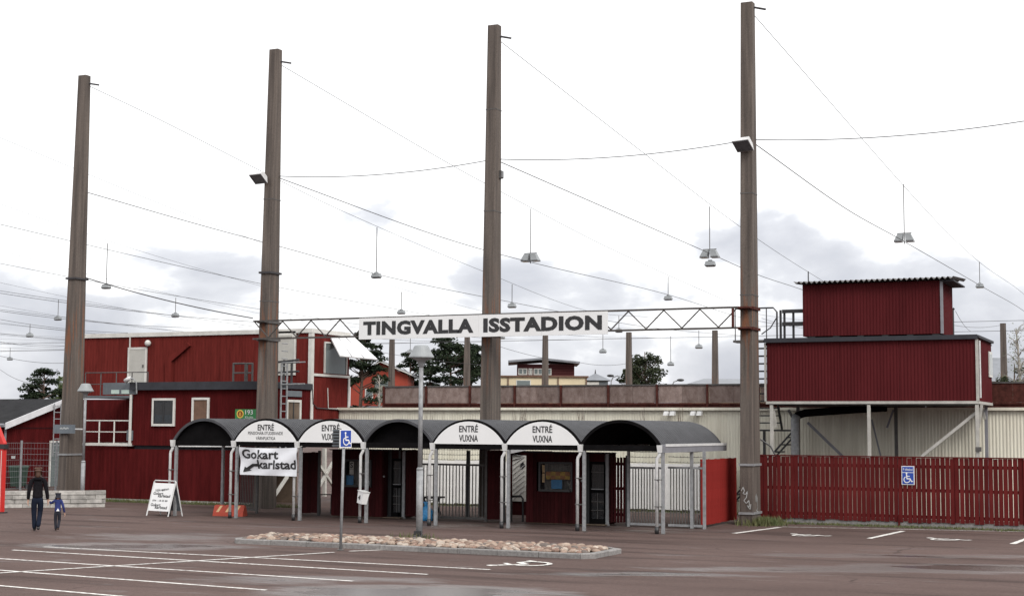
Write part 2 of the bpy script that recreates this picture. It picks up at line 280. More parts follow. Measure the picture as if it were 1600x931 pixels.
# ------------------------------------------------------------------ mesh building
ORG = {}
class MB:
    def __init__(s): s.v = []; s.f = []
    def add(s, vs, fs):
        k = len(s.v); s.v += [Vector(p) for p in vs]; s.f += [tuple(i+k for i in f) for f in fs]; return s
    def box(s, x0, x1, y0, y1, z0, z1):
        return s.add([(x0, y0, z0), (x1, y0, z0), (x1, y1, z0), (x0, y1, z0), (x0, y0, z1), (x1, y0, z1), (x1, y1, z1), (x0, y1, z1)],
                     [(3, 2, 1, 0), (4, 5, 6, 7), (0, 1, 5, 4), (1, 2, 6, 5), (2, 3, 7, 6), (3, 0, 4, 7)])
    def hexa(s, b, t):                               # bottom and top quads (ccw from above)
        return s.add(list(b)+list(t), [(3, 2, 1, 0), (4, 5, 6, 7), (0, 1, 5, 4), (1, 2, 6, 5), (2, 3, 7, 6), (3, 0, 4, 7)])
    def bar(s, p, q, w, h=None, up=(0, 0, 1)):
        p, q = Vector(p), Vector(q); h = h or w; d = (q-p).normalized(); a = d.cross(Vector(up))
        if a.length < 1e-3: a = d.cross(Vector((1, 0, 0)))
        a.normalize(); c = a.cross(d).normalized(); a *= w/2; c *= h/2
        return s.add([p-a-c, p+a-c, p+a+c, p-a+c, q-a-c, q+a-c, q+a+c, q-a+c], [(0, 1, 2, 3), (7, 6, 5, 4), (0, 4, 5, 1), (1, 5, 6, 2), (2, 6, 7, 3), (3, 7, 4, 0)])
    def tube(s, pts, r, n=8, r2=None):
        pts = [Vector(p) for p in pts]; m = len(pts); vs = []; fs = []; prev = None
        for i, p in enumerate(pts):
            d = (pts[min(i+1, m-1)]-pts[max(i-1, 0)]).normalized()
            a = d.cross(Vector((0, 0, 1))) if prev is None else prev-d*prev.dot(d)
            if a.length < 1e-3: a = d.cross(Vector((1, 0, 0)))
            a.normalize(); prev = a; c = d.cross(a); rr = r if r2 is None else r+(r2-r)*i/(m-1)
            vs += [p+(a*math.cos(2*math.pi*k/n)+c*math.sin(2*math.pi*k/n))*rr for k in range(n)]
        for i in range(m-1):
            for k in range(n): fs.append((i*n+k, i*n+(k+1) % n, (i+1)*n+(k+1) % n, (i+1)*n+k))
        fs += [tuple(range(n-1, -1, -1)), tuple((m-1)*n+k for k in range(n))]
        return s.add(vs, fs)
    def lathe(s, c, prof, n=20):
        c = Vector(c); vs = []; fs = []
        for r, z in prof: vs += [c+Vector((r*math.cos(2*math.pi*k/n), r*math.sin(2*math.pi*k/n), z)) for k in range(n)]
        for i in range(len(prof)-1):
            for k in range(n): fs.append((i*n+k, i*n+(k+1) % n, (i+1)*n+(k+1) % n, (i+1)*n+k))
        fs += [tuple(range(n-1, -1, -1)), tuple((len(prof)-1)*n+k for k in range(n))]
        return s.add(vs, fs)
    def prism(s, poly, o, ax, ay, depth):             # polygon in the plane (o, ax, ay), pushed along depth
        o, ax, ay, dp = Vector(o), Vector(ax), Vector(ay), Vector(depth); n = len(poly)
        a = [o+ax*x+ay*y for x, y in poly]; b_ = [p+dp for p in a]
        return s.add(a+b_, [tuple(range(n)), tuple(range(2*n-1, n-1, -1))]+[(i, i+n, (i+1) % n+n, (i+1) % n) for i in range(n)])
    def ball(s, c, r, sx=1, sy=1, sz=1, n=10):
        return s.lathe(c, [(max(.002, r*sx*math.sin(math.pi*i/n)), -r*sz*math.cos(math.pi*i/n)) for i in range(n+1)], n+2)
    def ribs(s, p, q, z0, z1, pitch, amp, nrm, thick=.03, z0b=None, z1b=None):
        # profiled sheet standing on the line p-q; proud ribs of depth amp; closed behind
        p, q, nrm = Vector((p[0], p[1], 0)), Vector((q[0], q[1], 0)), Vector((nrm[0], nrm[1], 0))
        ln = (q-p).length; d = (q-p)/ln; k = max(1, round(ln/pitch)); pt = ln/k; prof = []
        for i in range(k):
            prof += [(i*pt, 0), (i*pt+pt*.38, 0), (i*pt+pt*.5, amp), (i*pt+pt*.88, amp)]
        prof.append((ln, 0)); vs = []; fs = []
        z0b = z0 if z0b is None else z0b; z1b = z1 if z1b is None else z1b
        for t, a in prof:
            u = t/ln; b = p+d*t+nrm*a
            vs += [(b.x, b.y, z0+(z0b-z0)*u), (b.x, b.y, z1+(z1b-z1)*u)]
        for i in range(len(prof)-1): fs.append((2*i, 2*i+2, 2*i+3, 2*i+1))
        s.add(vs, fs)
        a, b = p-nrm*.002, q-nrm*.002; c, e_ = b-nrm*thick, a-nrm*thick
        return s.hexa([(a.x, a.y, z0), (b.x, b.y, z0b), (c.x, c.y, z0b), (e_.x, e_.y, z0)], [(a.x, a.y, z1), (b.x, b.y, z1b), (c.x, c.y, z1b), (e_.x, e_.y, z1)])
    def build(s, name, m, parent=None, org=None, smooth=False):
        o0 = ORG[parent] if parent is not None else Vector(org or (0, 0, 0))
        me = bpy.data.meshes.new(name); me.from_pydata([tuple(p-o0) for p in s.v], [], s.f)
        bm = bmesh.new(); bm.from_mesh(me); bmesh.ops.recalc_face_normals(bm, faces=bm.faces); bm.to_mesh(me); bm.free()
        me.materials.append(M[m] if isinstance(m, str) else m)
        if smooth: me.polygons.foreach_set('use_smooth', [True]*len(me.polygons))
        o = bpy.data.objects.new(name, me); COL.objects.link(o)
        if parent is not None: o.parent = parent; ORG[o] = o0
        else: o.location = o0; ORG[o] = o0
        return o
def B(*a): return MB().box(*a)
def tag(o, label=None, cat=None, group=None, kind=None):
    if label: o['label'] = label
    if cat: o['category'] = cat
    if group: o['group'] = group
    if kind: o['kind'] = kind
    return o
def thing(name, label, cat, loc, group=None):
    o = bpy.data.objects.new(name, None); COL.objects.link(o); o.location = loc; o.empty_display_size = .3
    ORG[o] = Vector(loc); return tag(o, label, cat, group)
def copy_tree(o, loc=None, label=None, parent=None):
    c = o.copy(); COL.objects.link(c)
    if parent is not None: c.parent = parent
    if loc is not None: c.location = loc
    if label: c['label'] = label
    for ch in list(o.children): copy_tree(ch, parent=c)
    return c
def inst(me, name, parent, loc, rot=(0, 0, 0), scale=(1, 1, 1)):    # a piece sharing mesh data
    o = bpy.data.objects.new(name, me); COL.objects.link(o); o.parent = parent
    o.location = Vector(loc)-ORG[parent]; o.rotation_euler = rot; o.scale = scale; ORG[o] = Vector(loc); return o
def mesh_of(mb, name, m):
    o = mb.build(name, m); me = o.data; bpy.data.objects.remove(o); return me
# lettering ---------------------------------------------------------
def text2d(s, bold=.02, spacing=1.0):
    cu = bpy.data.curves.new('t', 'FONT'); cu.body = s; cu.offset = bold; cu.space_character = spacing; cu.fill_mode = 'BOTH'; cu.dimensions = '2D'; cu.resolution_u = 3
    ob = bpy.data.objects.new('t', cu); COL.objects.link(ob); bpy.context.view_layer.update()
    me = bpy.data.meshes.new_from_object(ob.evaluated_get(bpy.context.evaluated_depsgraph_get()))
    vs = [(v.co.x, v.co.y) for v in me.vertices]; fs = [tuple(p.vertices) for p in me.polygons]
    bpy.data.objects.remove(ob); bpy.data.curves.remove(cu); bpy.data.meshes.remove(me)
    return vs, fs
def lettering(s, o, ax, ay, width, height, nrm, m, parent, bold=.02, spacing=1.0, name='lettering', off=.006, base=None):
    """text filling the box width x height whose lower left corner is o"""
    vs, fs = text2d(s, bold, spacing); o, ax, ay, nrm = Vector(o), Vector(ax), Vector(ay), Vector(nrm)
    x0, x1 = min(v[0] for v in vs), max(v[0] for v in vs); y0, y1 = min(v[1] for v in vs), max(v[1] for v in vs)
    mb = MB(); mb.add([o+nrm*off+ax*((x-x0)/(x1-x0)*width)+ay*((y-y0)/(y1-y0)*height) for x, y in vs], fs)
    return mb.build(name, m, parent)
def wheelchair(mb, o, ax, ay, size, nrm):
    """the access symbol as flat shapes, size = height"""
    o, ax, ay, nrm = Vector(o), Vector(ax)*size, Vector(ay)*size, Vector(nrm).normalized(); k = [0]
    def poly(ps):
        k[0] += 1; mb.add([o+ax*x+ay*y+nrm*(.004+.0007*k[0]) for x, y in ps], [tuple(range(len(ps)))])
    def stroke(a, b, w):
        a, b = Vector(a), Vector(b); d = (b-a).normalized(); p = Vector((-d.y, d.x))*w/2
        poly([a-p, b-p, b+p, a+p])
    poly([(.36+.085*math.cos(i*.5236), .915+.085*math.sin(i*.5236)) for i in range(12)])
    stroke((.36, .83), (.40, .40), .10); stroke((.38, .63), (.66, .63), .075); stroke((.36, .40), (.70, .40), .10)
    stroke((.68, .42), (.82, .12), .09); stroke((.80, .13), (.95, .19), .08)
    n = 22; a0, a1 = math.radians(115), math.radians(350); R0, R1 = .235, .315
    for i in range(n):
        t0 = a0+(a1-a0)*i/n; t1 = a0+(a1-a0)*(i+1)/n
        poly([(.40+R0*math.cos(t0), .32+R0*math.sin(t0)), (.40+R1*math.cos(t0), .32+R1*math.sin(t0)), (.40+R1*math.cos(t1), .32+R1*math.sin(t1)), (.40+R0*math.cos(t1), .32+R0*math.sin(t1))])
X_, Y_, Z_ = Vector((1, 0, 0)), Vector((0, 1, 0)), Vector((0, 0, 1))
# ================================================================== SETTING
def rectY(x0, y0, x1, y1, Y):
    a, b = P(x0, y0, Y=Y), P(x1, y1, Y=Y); return a.x, b.x, b.z, a.z        # x0 x1 z0 z1
g = MB(); g.add([(-1500, -300, 0), (1500, -300, 0), (1500, 2500, 0), (-1500, 2500, 0)], [(0, 1, 2, 3)])
ground = tag(g.build('asphalt', 'asphalt'), kind='structure')
def gline(x0, y0, x1, y1, wd=.11, z=.004, name='painted_line'):
    a, b = P(x0, y0, Z=z), P(x1, y1, Z=z); d = (b-a).normalized(); p = Vector((-d.y, d.x, 0))*wd/2; n = 12
    mb = MB(); vs = []
    for i in range(n+1):
        q = a+(b-a)*i/n; j = random.uniform(.85, 1.1); vs += [q-p*j, q+p*j]
    mb.add(vs, [(2*i, 2*i+2, 2*i+3, 2*i+1) for i in range(n)]); return mb.build(name, 'paint_line', ground)
for q in [(68, 853.5, 766, 889), (20, 858.5, 668, 896.5), (-30, 870, 552, 907), (-20, 888.5, 416, 921), (-30, 911.5, 205, 932)]: gline(*q)
gline(-20, 895.5, 522, 862, z=.008); gline(545, 860.3, 616, 857.8)
for q in [(1147, 832.5, 1219, 823), (1358, 840.5, 1411, 829), (1582, 849, 1612, 838)]: gline(*q, wd=.16)
gline(1221, 822.3, 1625, 830.5, wd=.09, z=.008)
def floor_symbol(x, y, size, ang):
    mb = MB(); c = P(x, y, Z=0); ax = Vector((math.cos(ang), math.sin(ang), 0)); ay = Vector((-math.sin(ang), math.cos(ang), 0))
    wheelchair(mb, c-ax*size*.55-ay*size*.5+Z_*.001, ax, ay, size, Z_); mb.build('painted_wheelchair_symbol', 'paint_line', ground)
floor_symbol(806, 880, 1.5, YAW+math.pi/2+.3); floor_symbol(1264, 835.5, 1.25, YAW+.2); floor_symbol(1480, 842, 1.25, YAW+.2)

# ================================================================== PYLONS
PX = {i: -13.05-(4-i)*9.023 for i in range(-9, 6)}
PYY, PH = 45.95, 16.75
def psec(z):
    t = z/PH; hx = .205-.010*t; cy = PYY+.02+.12*t; hy = .47-.315*t; return hx, cy-hy, cy+hy
def ring(mb, X0, z, h, t):
    hx, y0, y1 = psec(z); e_ = .004
    mb.box(X0-hx-t, X0+hx+t, y0-t, y0-e_, z-h/2, z+h/2); mb.box(X0-hx-t, X0+hx+t, y1+e_, y1+t, z-h/2, z+h/2)
    mb.box(X0-hx-t, X0-hx-e_, y0-e_, y1+e_, z-h/2, z+h/2); mb.box(X0+hx+e_, X0+hx+t, y0-e_, y1+e_, z-h/2, z+h/2); return mb
plab = {1: 'tall concrete pylon behind the stone block wall, with a small grey plate',
        2: 'tall concrete pylon with a floodlight, covering part of the green club sign',
        3: 'tall concrete pylon behind the middle of the white stadium name sign',
        4: 'tall concrete pylon with white graffiti at its foot, left of the slatted fence'}
PYL = {}
def pylon(i):
    X0 = PX[i]; t = thing('concrete_pylon', plab[i], 'pylon', (X0, PYY, 0), 'concrete pylons in front of the stadium'); mb = MB()
    ztop = P(*{1: (131, 117.5), 2: (424, 77.5), 3: (768, 39.5), 4: (1168, 3.5)}[i], Y=PYY+.0).z; zs = [0, 2.1, 4.2, 7.4, 10.6, 13.6, ztop]; ch = .018; rings = []
    for z in zs:
        hx, y0, y1 = psec(z); rings.append([(X0-hx+ch, y0, z), (X0+hx-ch, y0, z), (X0+hx, y0+ch, z), (X0+hx, y1-ch, z), (X0+hx-ch, y1, z), (X0-hx+ch, y1, z), (X0-hx, y1-ch, z), (X0-hx, y0+ch, z)])
    vs = [p for r_ in rings for p in r_]; fs = [tuple(range(7, -1, -1)), tuple(range(len(vs)-8, len(vs)))]
    for k in range(len(zs)-1):
        for j in range(8): fs.append((k*8+j, k*8+(j+1) % 8, k*8+8+(j+1) % 8, k*8+8+j))
    mb.add(vs, fs); mb.build('shaft', 'concrete', t)
    hx, y0, y1 = psec(16.2)
    MB().tube([(X0+hx-.02, y1-.1, 16.45), (X0+hx+.32, y1+.12, 16.40)], .035, 6).build('cable_anchor', 'wire', t)
    PYL[i] = t; return t
for i in (1, 2, 3, 4): pylon(i)
for i, zs in {1: [P(110, 710, Y=45.4).z], 4: [P(1170, 726, Y=45.4).z, P(1170, 802, Y=45.4).z]}.items():
    for z in zs: ring(MB(), PX[i], z, .07, .035).build('steel_band', 'galv', PYL[i])
for i, y in {1: 433.5, 2: 424.5}.items():
    z = P(116 if i == 1 else 415, y, Y=45.5).z; ring(MB(), PX[i], z, .07, .06).build('cable_clamp', 'wire', PYL[i])
for i, (x, y) in {2: (411, 310), 3: (768, 168), 4: (1170, 300)}.items():
    for q in ((x, y), (x, y+160)):
        z = P(*q, Y=45.6).z; hx, y0, y1 = psec(z); ring(MB(), PX[i], z, .03, .008).build('casting_joint', 'galv_dark', PYL[i])
# floodlights bolted to the pylons
def wall_flood(i, px, py, face, label):
    hx, y0, y1 = psec(12); c = P(px, py, Y=y0-.25); t = thing('floodlight', label, 'floodlight', c, 'floodlights bolted to the pylons')
    r = .30; fx = Vector((face[0], face[1], 0)).normalized(); ri = fx.cross(Z_); dn = (fx*.62-Z_*.78).normalized(); up = ri.cross(dn)
    mb = MB()
    a = [c+ri*sx*r+up*sy*.24+dn*.10 for sx, sy in ((-1, -1), (1, -1), (1, 1), (-1, 1))]; b = [c+ri*sx*.2+up*sy*.14-dn*.16 for sx, sy in ((-1, -1), (1, -1), (1, 1), (-1, 1))]
    mb.hexa(a, b); mb.build('housing', 'pvc', t)
    m2 = MB(); m2.hexa([p-dn*.002+(c+dn*.1-p)*.1+dn*.006 for p in a], [p+(c+dn*.1-p)*.1+dn*.016 for p in a]); m2.build('lens', 'lens', t)
    m3 = MB(); m3.bar(c-dn*.12, (c.x+(.2 if px < 500 else 0), y0+.05, c.z-.05), .05); m3.build('bracket', 'galv_dark', t)
wall_flood(2, 405, 277, (-.15, -1), 'wide floodlight tilted down, bolted to the second pylon from the left')
wall_flood(4, 1162, 225, (-.25, -1), 'wide floodlight tilted down, bolted high on the rightmost pylon')
c = P(782, 273, Y=46.2); t = thing('floodlight', 'tiny floodlight seen edge on at the right side of the middle pylon', 'floodlight', c, 'floodlights bolted to the pylons')
MB().box(c.x-.1, c.x+.06, c.y-.1, c.y+.12, c.z-.13, c.z+.13).build('housing', 'galv_dark', t)
B(c.x+.064, c.x+.075, c.y-.08, c.y+.1, c.z-.1, c.z+.1).build('lens', 'lens', t); B(c.x-.3, c.x-.102, c.y-.02, c.y+.02, c.z-.02, c.z+.02).build('bracket', 'galv_dark', t)
# graffiti on the last pylon: thin sprayed lines
def ribbon(mb, pts, o, ax, ay, nrm, wd):
    ps = [Vector(o)+Vector(ax)*x+Vector(ay)*y+Vector(nrm)*.004 for x, y in pts]
    for a, b in zip(ps, ps[1:]):
        d = (b-a).normalized(); p = d.cross(Vector(nrm))*wd/2; mb.add([a-p, b-p, b+p, a+p], [(0, 1, 2, 3)])
hx, y0, y1 = psec(.9); mb = MB()
ribbon(mb, [(0, .5), (.06, .62), (.1, .5), (.05, .42), (.14, .4), (.2, .5), (.16, .3), (.08, .2), (.16, .12), (.24, .22), (.26, .02), (.18, .06), (.28, -.06), (.3, .1)], (PX[4]-.15, psec(.6)[1]-.012, .55), X_, Z_, (0, -1, 0), .022)
ribbon(mb, [(0, .3), (.05, .1), (.1, .36), (.16, .08), (.2, .3), (.24, -.1), (.1, -.16), (.3, -.2)], (PX[4]+hx+.006, PYY-.15, .6), Y_, Z_, (1, 0, 0), .02)
mb.build('graffiti', 'pale_print', PYL[4]); tag(bpy.data.objects['graffiti'], kind='stuff')
# far row of pylons
FARX = []
for k, (x, y, wpx) in enumerate([(612.5, 530, 9), (730, 522, 9), (852, 524, 9), (982.5, 519, 9), (1117, 516, 9), (1567, 505, 9)]):
    q = P(x, y, Y=141); FARX.append(q.x); zt = q.z
    lab = ['concrete pylon across the rink in front of the orange red gabled house', 'concrete pylon across the rink in front of the big dark pine', 'concrete pylon across the rink before the dark red rooftop storey',
           'concrete pylon across the rink just left of the round dark tree', 'concrete pylon across the rink left of the rightmost near pylon', 'concrete pylon across the rink standing before the bare tree at the right'][k]
    mb = MB(); h = .32; mb.hexa([(q.x-h, 140.6, 0), (q.x+h, 140.6, 0), (q.x+h, 141.4, 0), (q.x-h, 141.4, 0)], [(q.x-.24, 140.85, zt), (q.x+.24, 140.85, zt), (q.x+.24, 141.2, zt), (q.x-.24, 141.2, zt)])
    tag(mb.build('concrete_pylon', 'concrete', org=(q.x, 141, 0)), lab, 'pylon', 'concrete pylons across the rink')

# ================================================================== CABLES AND HANGING LAMPS
DIRC = (0.0, 95.0)
def onc(i, Y): return PX[i]+DIRC[0]*(Y-PYY)/DIRC[1]
def PC(i, x, y): return PV(x, y, (PX[i], PYY), DIRC)
def smooth_chain(pts):
    # Catmull-Rom through (Y, z)
    out = []
    for k in range(len(pts)-1):
        p0 = pts[max(k-1, 0)]; p1 = pts[k]; p2 = pts[k+1]; p3 = pts[min(k+2, len(pts)-1)]
        m1 = (p2[1]-p0[1])/(p2[0]-p0[0]); m2 = (p3[1]-p1[1])/(p3[0]-p1[0]); h = p2[0]-p1[0]
        for s in range(8):
            u = s/8; out.append((p1[0]+h*u, (2*u**3-3*u**2+1)*p1[1]+(u**3-2*u**2+u)*h*m1+(-2*u**3+3*u**2)*p2[1]+(u**3-u**2)*h*m2))
    out.append(pts[-1]); return out
def cable(i, pts, r, label, group='cables strung over the rink'):
    ch = smooth_chain(pts); mb = MB(); mb.tube([(onc(i, y), y, z) for y, z in ch], r, 5)
    tag(mb.build('cable', 'wire', org=(PX[i], PYY, pts[0][1])), label, 'cable', group)
def pc2(i, L_): 
    o = []
    for x, y in L_: q = PC(i, x, y); o.append((q.y, q.z))
    return o
FE_U, FE_L = (141, 12.9), (141, 12.0)
names = {1: 'leftmost near pylon', 2: 'second pylon from the left', 3: 'pylon behind the name sign', 4: 'rightmost near pylon'}
UP = {4: [(1450, 332), (1531, 410), (1600, 460)], 3: [(1000, 235), (1156, 354), (1263, 425)], 2: [(700, 255), (783, 300), (955, 389), (1153, 478)], 1: [(249, 187), (405, 266), (533, 329), (750, 422), (915, 485)]}
LO = {4: [(1320, 325), (1405, 373), (1535, 448), (1600, 486)], 3: [(1100, 392), (1186, 430), (1240, 448)], 2: [(688, 370), (830, 410), (1035, 458), (1150, 494)], 1: [(314, 352), (469, 394), (595, 430), (747, 462)]}
UPC, LOC = {}, {}
for i in (1, 2, 3, 4):
    UPC[i] = [(46.3, 16.42)]+pc2(i, UP[i]); LOC[i] = [(46.3, 12.15)]+pc2(i, LO[i])
    UPC[i] = [q for q in UPC[i] if q[0] < 128]; LOC[i] = [q for q in LOC[i] if q[0] < 128]
    if UPC[i][-1][0] < 110: UPC[i].append((112, 11.8))
    if LOC[i][-1][0] < 110: LOC[i].append((112, LOC[i][-1][1]+.05))
    cable(i, UPC[i]+[FE_U], .011, 'upper cable sagging away from the '+names[i])
    cable(i, LOC[i]+[FE_L], .016, 'lower lamp cable leaving the '+names[i]+' at floodlight height')
for i in range(-9, 1):
    UPC[i] = [(46.3, 16.42), (69, 13.75), (88, 12.3), (106, 11.6), (124, 12.0)]; LOC[i] = [(46.3, 12.15), (69, 11.2), (88, 10.85), (106, 10.7), (124, 11.1)]
    cable(i, UPC[i]+[FE_U], .0085, 'thin cable crossing the sky over the left part of the rink', 'cables over the left part of the rink')
    cable(i, LOC[i]+[FE_L], .013, 'thin cable crossing the sky over the left part of the rink', 'cables over the left part of the rink')
def sag_between(p, q, s, n=24):
    p, q = Vector(p), Vector(q); return [p.lerp(q, i/n)-Z_*s*4*(i/n)*(1-i/n) for i in range(n+1)]
for (a, b, lab) in [(2, 3, 'cable along the row between the second and the middle near pylon'), (3, 4, 'cable along the row between the middle and the rightmost near pylon')]:
    tag(MB().tube(sag_between((PX[a]+.2, 46.2, 12.15), (PX[b]-.2, 46.2, 12.15), .22), .014, 5).build('cable', 'wire', org=(PX[a], PYY, 12)), lab, 'cable', 'cables along the pylon row')
tag(MB().tube(sag_between((PX[4]+.2, 46.2, 12.15), (PX[4]+9.02, 46.2, 12.15), .22), .014, 5).build('cable', 'wire', org=(PX[4], PYY, 12)), 'cable running from the rightmost near pylon out of the photo on the right', 'cable', 'cables along the pylon row')
a = P(133, 433.5, Y=46.3); b = P(395, 497, Y=46.3)
tag(MB().tube(sag_between(a, b, .12), .02, 5).build('cable', 'wire', org=a), 'thick cable slung from the clamp of the leftmost pylon to the next one', 'cable', 'cables along the pylon row')
for k, (p, q) in enumerate([((0, 458, 95), (400, 503, 105)), ((0, 486, 100), (300, 512, 118)), ((0, 499, 120), (200, 520, 120)), ((0, 521, 140), (280, 537, 140)), ((0, 534, 150), (100, 541, 150)), ((0, 556, 120), (105, 567, 120)), ((0, 577, 118), (52, 599, 110)),
                            ((560, 543, 120), (755, 570, 130)), ((780, 541, 118), (900, 566, 128)), ((905, 566, 128), (978, 568, 140)), ((1190, 497, 130), (1265, 510, 135)), ((1490, 508, 120), (1563, 508, 145)), ((1493, 486, 100), (1517, 518, 120))]):
    a, b = PD(*p), PD(*q); g_ = 'thin wires crossing low over the far side of the rink'
    tag(MB().tube(sag_between(a, b, .2), .015, 4).build('cable', 'wire', org=a), 'thin wire crossing low in the sky over the far side of the rink', 'cable', g_)
for z in (12.9, 12.0):
    tag(MB().tube([(-150, 141, z), (8, 141, z)], .02, 4).build('cable', 'wire', org=(-70, 141, z)), 'cross cable strung along the far row of pylons, '+('upper' if z > 12.5 else 'lower')+' of the two', 'cable', 'cables along the far pylon row')
# hanging lamps
def lamp_body(mb_h, mb_l, c, kind, s=1.0):
    if kind == 'single':
        mb_h.hexa([c+Vector((sx*.26*s, sy*.17*s, -.10*s)) for sx, sy in ((-1, -1), (1, -1), (1, 1), (-1, 1))], [c+Vector((sx*.20*s, sy*.12*s, .10*s)) for sx, sy in ((-1, -1), (1, -1), (1, 1), (-1, 1))])
        mb_h.box(c.x-.09*s, c.x+.09*s, c.y-.07*s, c.y+.07*s, c.z+.101*s, c.z+.17*s)
        mb_l.hexa([c+Vector((sx*.20*s, sy*.12*s, -.17*s)) for sx, sy in ((-1, -1), (1, -1), (1, 1), (-1, 1))], [c+Vector((sx*.25*s, sy*.16*s, -.102*s)) for sx, sy in ((-1, -1), (1, -1), (1, 1), (-1, 1))])
    else:
        for sg in (kind,):
            d = c+Vector((sg*.24*s, 0, 0)); tp = [d+Vector((sx*.13*s-sg*.06*s, sy*.16*s, .19*s)) for sx, sy in ((-1, -1), (1, -1), (1, 1), (-1, 1))]
            bt = [d+Vector((sx*.20*s+sg*.05*s, sy*.22*s, -.17*s)) for sx, sy in ((-1, -1), (1, -1), (1, 1), (-1, 1))]
            mb_h.hexa(bt, tp); mb_l.hexa([p-Z_*.07*s for p in bt], [p-Z_*.003+(d-p)*Vector((.0, .0, 0)).length for p in bt])
def hang_lamp(p, ztop, kind, label, s=1.0):
    t = thing('hanging_floodlight', label, 'floodlight', p, 'floodlights hung over the rink'); h, l_ = MB(), MB()
    jobs = [(p, 'single', s)] if kind == 'single' else [(p, -1, s), (p, 1, s)]
    if kind == 'triple': jobs.append((p-Z_*.52*s+X_*.02, 'single', s*1.05))
    for c_, k_, s_ in jobs: h, l_ = MB(), MB(); lamp_body(h, l_, c_, k_, s_); h.build('housing', 'lamp_grey', t); l_.build('lens', 'lens', t)
    MB().tube([p+Z_*(-.32 if kind == 'double' else .12), (p.x, p.y, ztop)], .022*s, 6).build('rod', 'galv_dark', t)
    if kind != 'single': MB().bar(p+Vector((-.36*s, 0, .215*s)), p+Vector((.36*s, 0, .215*s)), .04*s).build('crossbar', 'galv_dark', t)
LL = [(4, 1413, 371, 289, 'double', 'twin white floodlight on a long rod above the red roof cabin'), (4, 1531, 446, 410, 'single', 'small floodlight on a short rod to the right of the corrugated cabin roof'),
      (3, 1109, 396, 323, 'triple', 'cluster of three floodlights on a long rod left of the rightmost pylon'), (2, 829, 402, 326, 'double', 'twin white floodlight on a long rod right of the middle pylon'),
      (2, 1044, 465, 432, 'single', 'small floodlight hung above the right end of the white truss, below the cluster of three'), (1, 588, 430, 355, 'single', 'floodlight on a long rod in open sky left of the middle pylon'),
      (1, 800, 477, 444, 'single', 'small floodlight hung just above the name sign, right of the middle pylon'), (1, 967, 516, 493, 'single', 'small floodlight seen through the truss just right of the name sign'),
      (-1, 166, 447, 380, 'single', 'floodlight on a long rod right of the leftmost pylon, above the red building'), (-2, 274, 492, 465, 'single', 'small floodlight over the middle of the red building roof'),
      (0, 627, 487, 456, 'single', 'small floodlight hung just above the left end of the name sign'), (-3, 90.5, 497, 468, 'single', 'small floodlight just left of the leftmost pylon')]
for i, x, y, r_, kind, lab in LL:
    p = PC(i, x, y); hang_lamp(p, PC(i, x, r_).z, kind, lab, 1.0 if kind == 'single' else .95)
for x, y, r_, d, lab in [(46.5, 523, 506, 130, 'tiny floodlight far off, middle of the three left of the leftmost pylon'), (15.5, 560, 543, 165, 'tiny floodlight lowest in the sky at the left edge of the photo'),
                         (942, 548, 522, 130, 'small floodlight hung below the right end of the name sign'), (1048, 568, 525, 138, 'small floodlight on a long rod above the round dark tree at its right'),
                         (1092, 541, 516, 127, 'small floodlight hung below the truss left of the rightmost pylon'), (641, 549, 525, 138, 'small round floodlight hung left of the tall lamp post head'), (783, 526, 505, 123, 'small floodlight peeping out under the name sign beside the middle pylon')]:
    p = PD(x, y, d); hang_lamp(p, PD(x, r_, d).z, 'single', lab, 1.15)

# ================================================================== TRUSS AND NAME SIGN
TY = 45.25
zt = P(1150, 480, Y=TY).z; zb = P(1150, 512, Y=TY).z; xa, xb = PX[2]-.1, PX[4]-.18
t = thing('sign_truss', 'rusty steel lattice truss spanning between two pylons and carrying the stadium name sign', 'truss', (PX[3], TY, zb))
B(xa, xb, TY-.03, TY+.03, zt-.03, zt+.03).build('top_chord', 'truss', t); B(xa, xb, TY-.03, TY+.03, zb-.03, zb+.03).build('bottom_chord', 'truss', t)
B(xa, xb, TY+.37, TY+.42, zb-.02, zb+.03).build('bottom_chord', 'galv_dark', t) if False else None
n = 15; stp = (xb-xa)/n

for k in range(n):
    x0 = xb-k*stp; 
    for a, b in (((x0, zt-.031), (x0-stp/2, zb+.031)), ((x0-stp/2, zb+.031), (x0-stp, zt-.031))):
        MB().bar((a[0], TY, a[1]), (b[0], TY, b[1]), .035).build('diagonal', 'truss', t)
B(xb-.16, xb-.10, TY-.05, TY+.05, zb+.031, zt-.031).build('end_post', 'rust_red', t)
for i in (2, 3, 4):
    for z in (zt, zb): ring(MB(), PX[i], z, .09, .05).build('pylon_bracket', 'rust_red' if i == 4 else 'galv_dark', t)
for i in (2, 4):
    for z in (zt, zb): B(PX[i]-.2, PX[i]+.2, TY+.031, psec(z)[1]-.055, z-.025, z+.025).build('hanger', 'rust_red' if i == 4 else 'galv_dark', t)
SY = TY-.12
a = P(561, 497.5, Y=SY); b = P(949, 522, Y=SY); c0 = P(561, 530, Y=SY); c1 = P(949, 486, Y=SY)
sx0, sx1 = a.x, b.x; sz0, sz1 = (c0.z+b.z)/2, (a.z+c1.z)/2
t = thing('stadium_name_sign', 'long white sign with black capital letters naming the ice stadium, hung on the truss', 'sign', ((sx0+sx1)/2, SY, sz0))
for k in range(4):
    u0, u1 = sx0+(sx1-sx0)*k/4+.0015, sx0+(sx1-sx0)*(k+1)/4-.0015
    B(u0, u1, SY, SY+.06, sz0, sz1).build('panel', 'white_clean', t)
H = sz1-sz0; W = sx1-sx0
lettering('TINGVALLA', (sx0+W*.019, SY, sz0+H*.185), X_, Z_, W*.462, H*.66, (0, -1, 0), 'letter', t, bold=.056, spacing=1.09)
lettering('ISSTADION', (sx0+W*.520, SY, sz0+H*.185), X_, Z_, W*.460, H*.66, (0, -1, 0), 'letter', t, bold=.056, spacing=1.09)
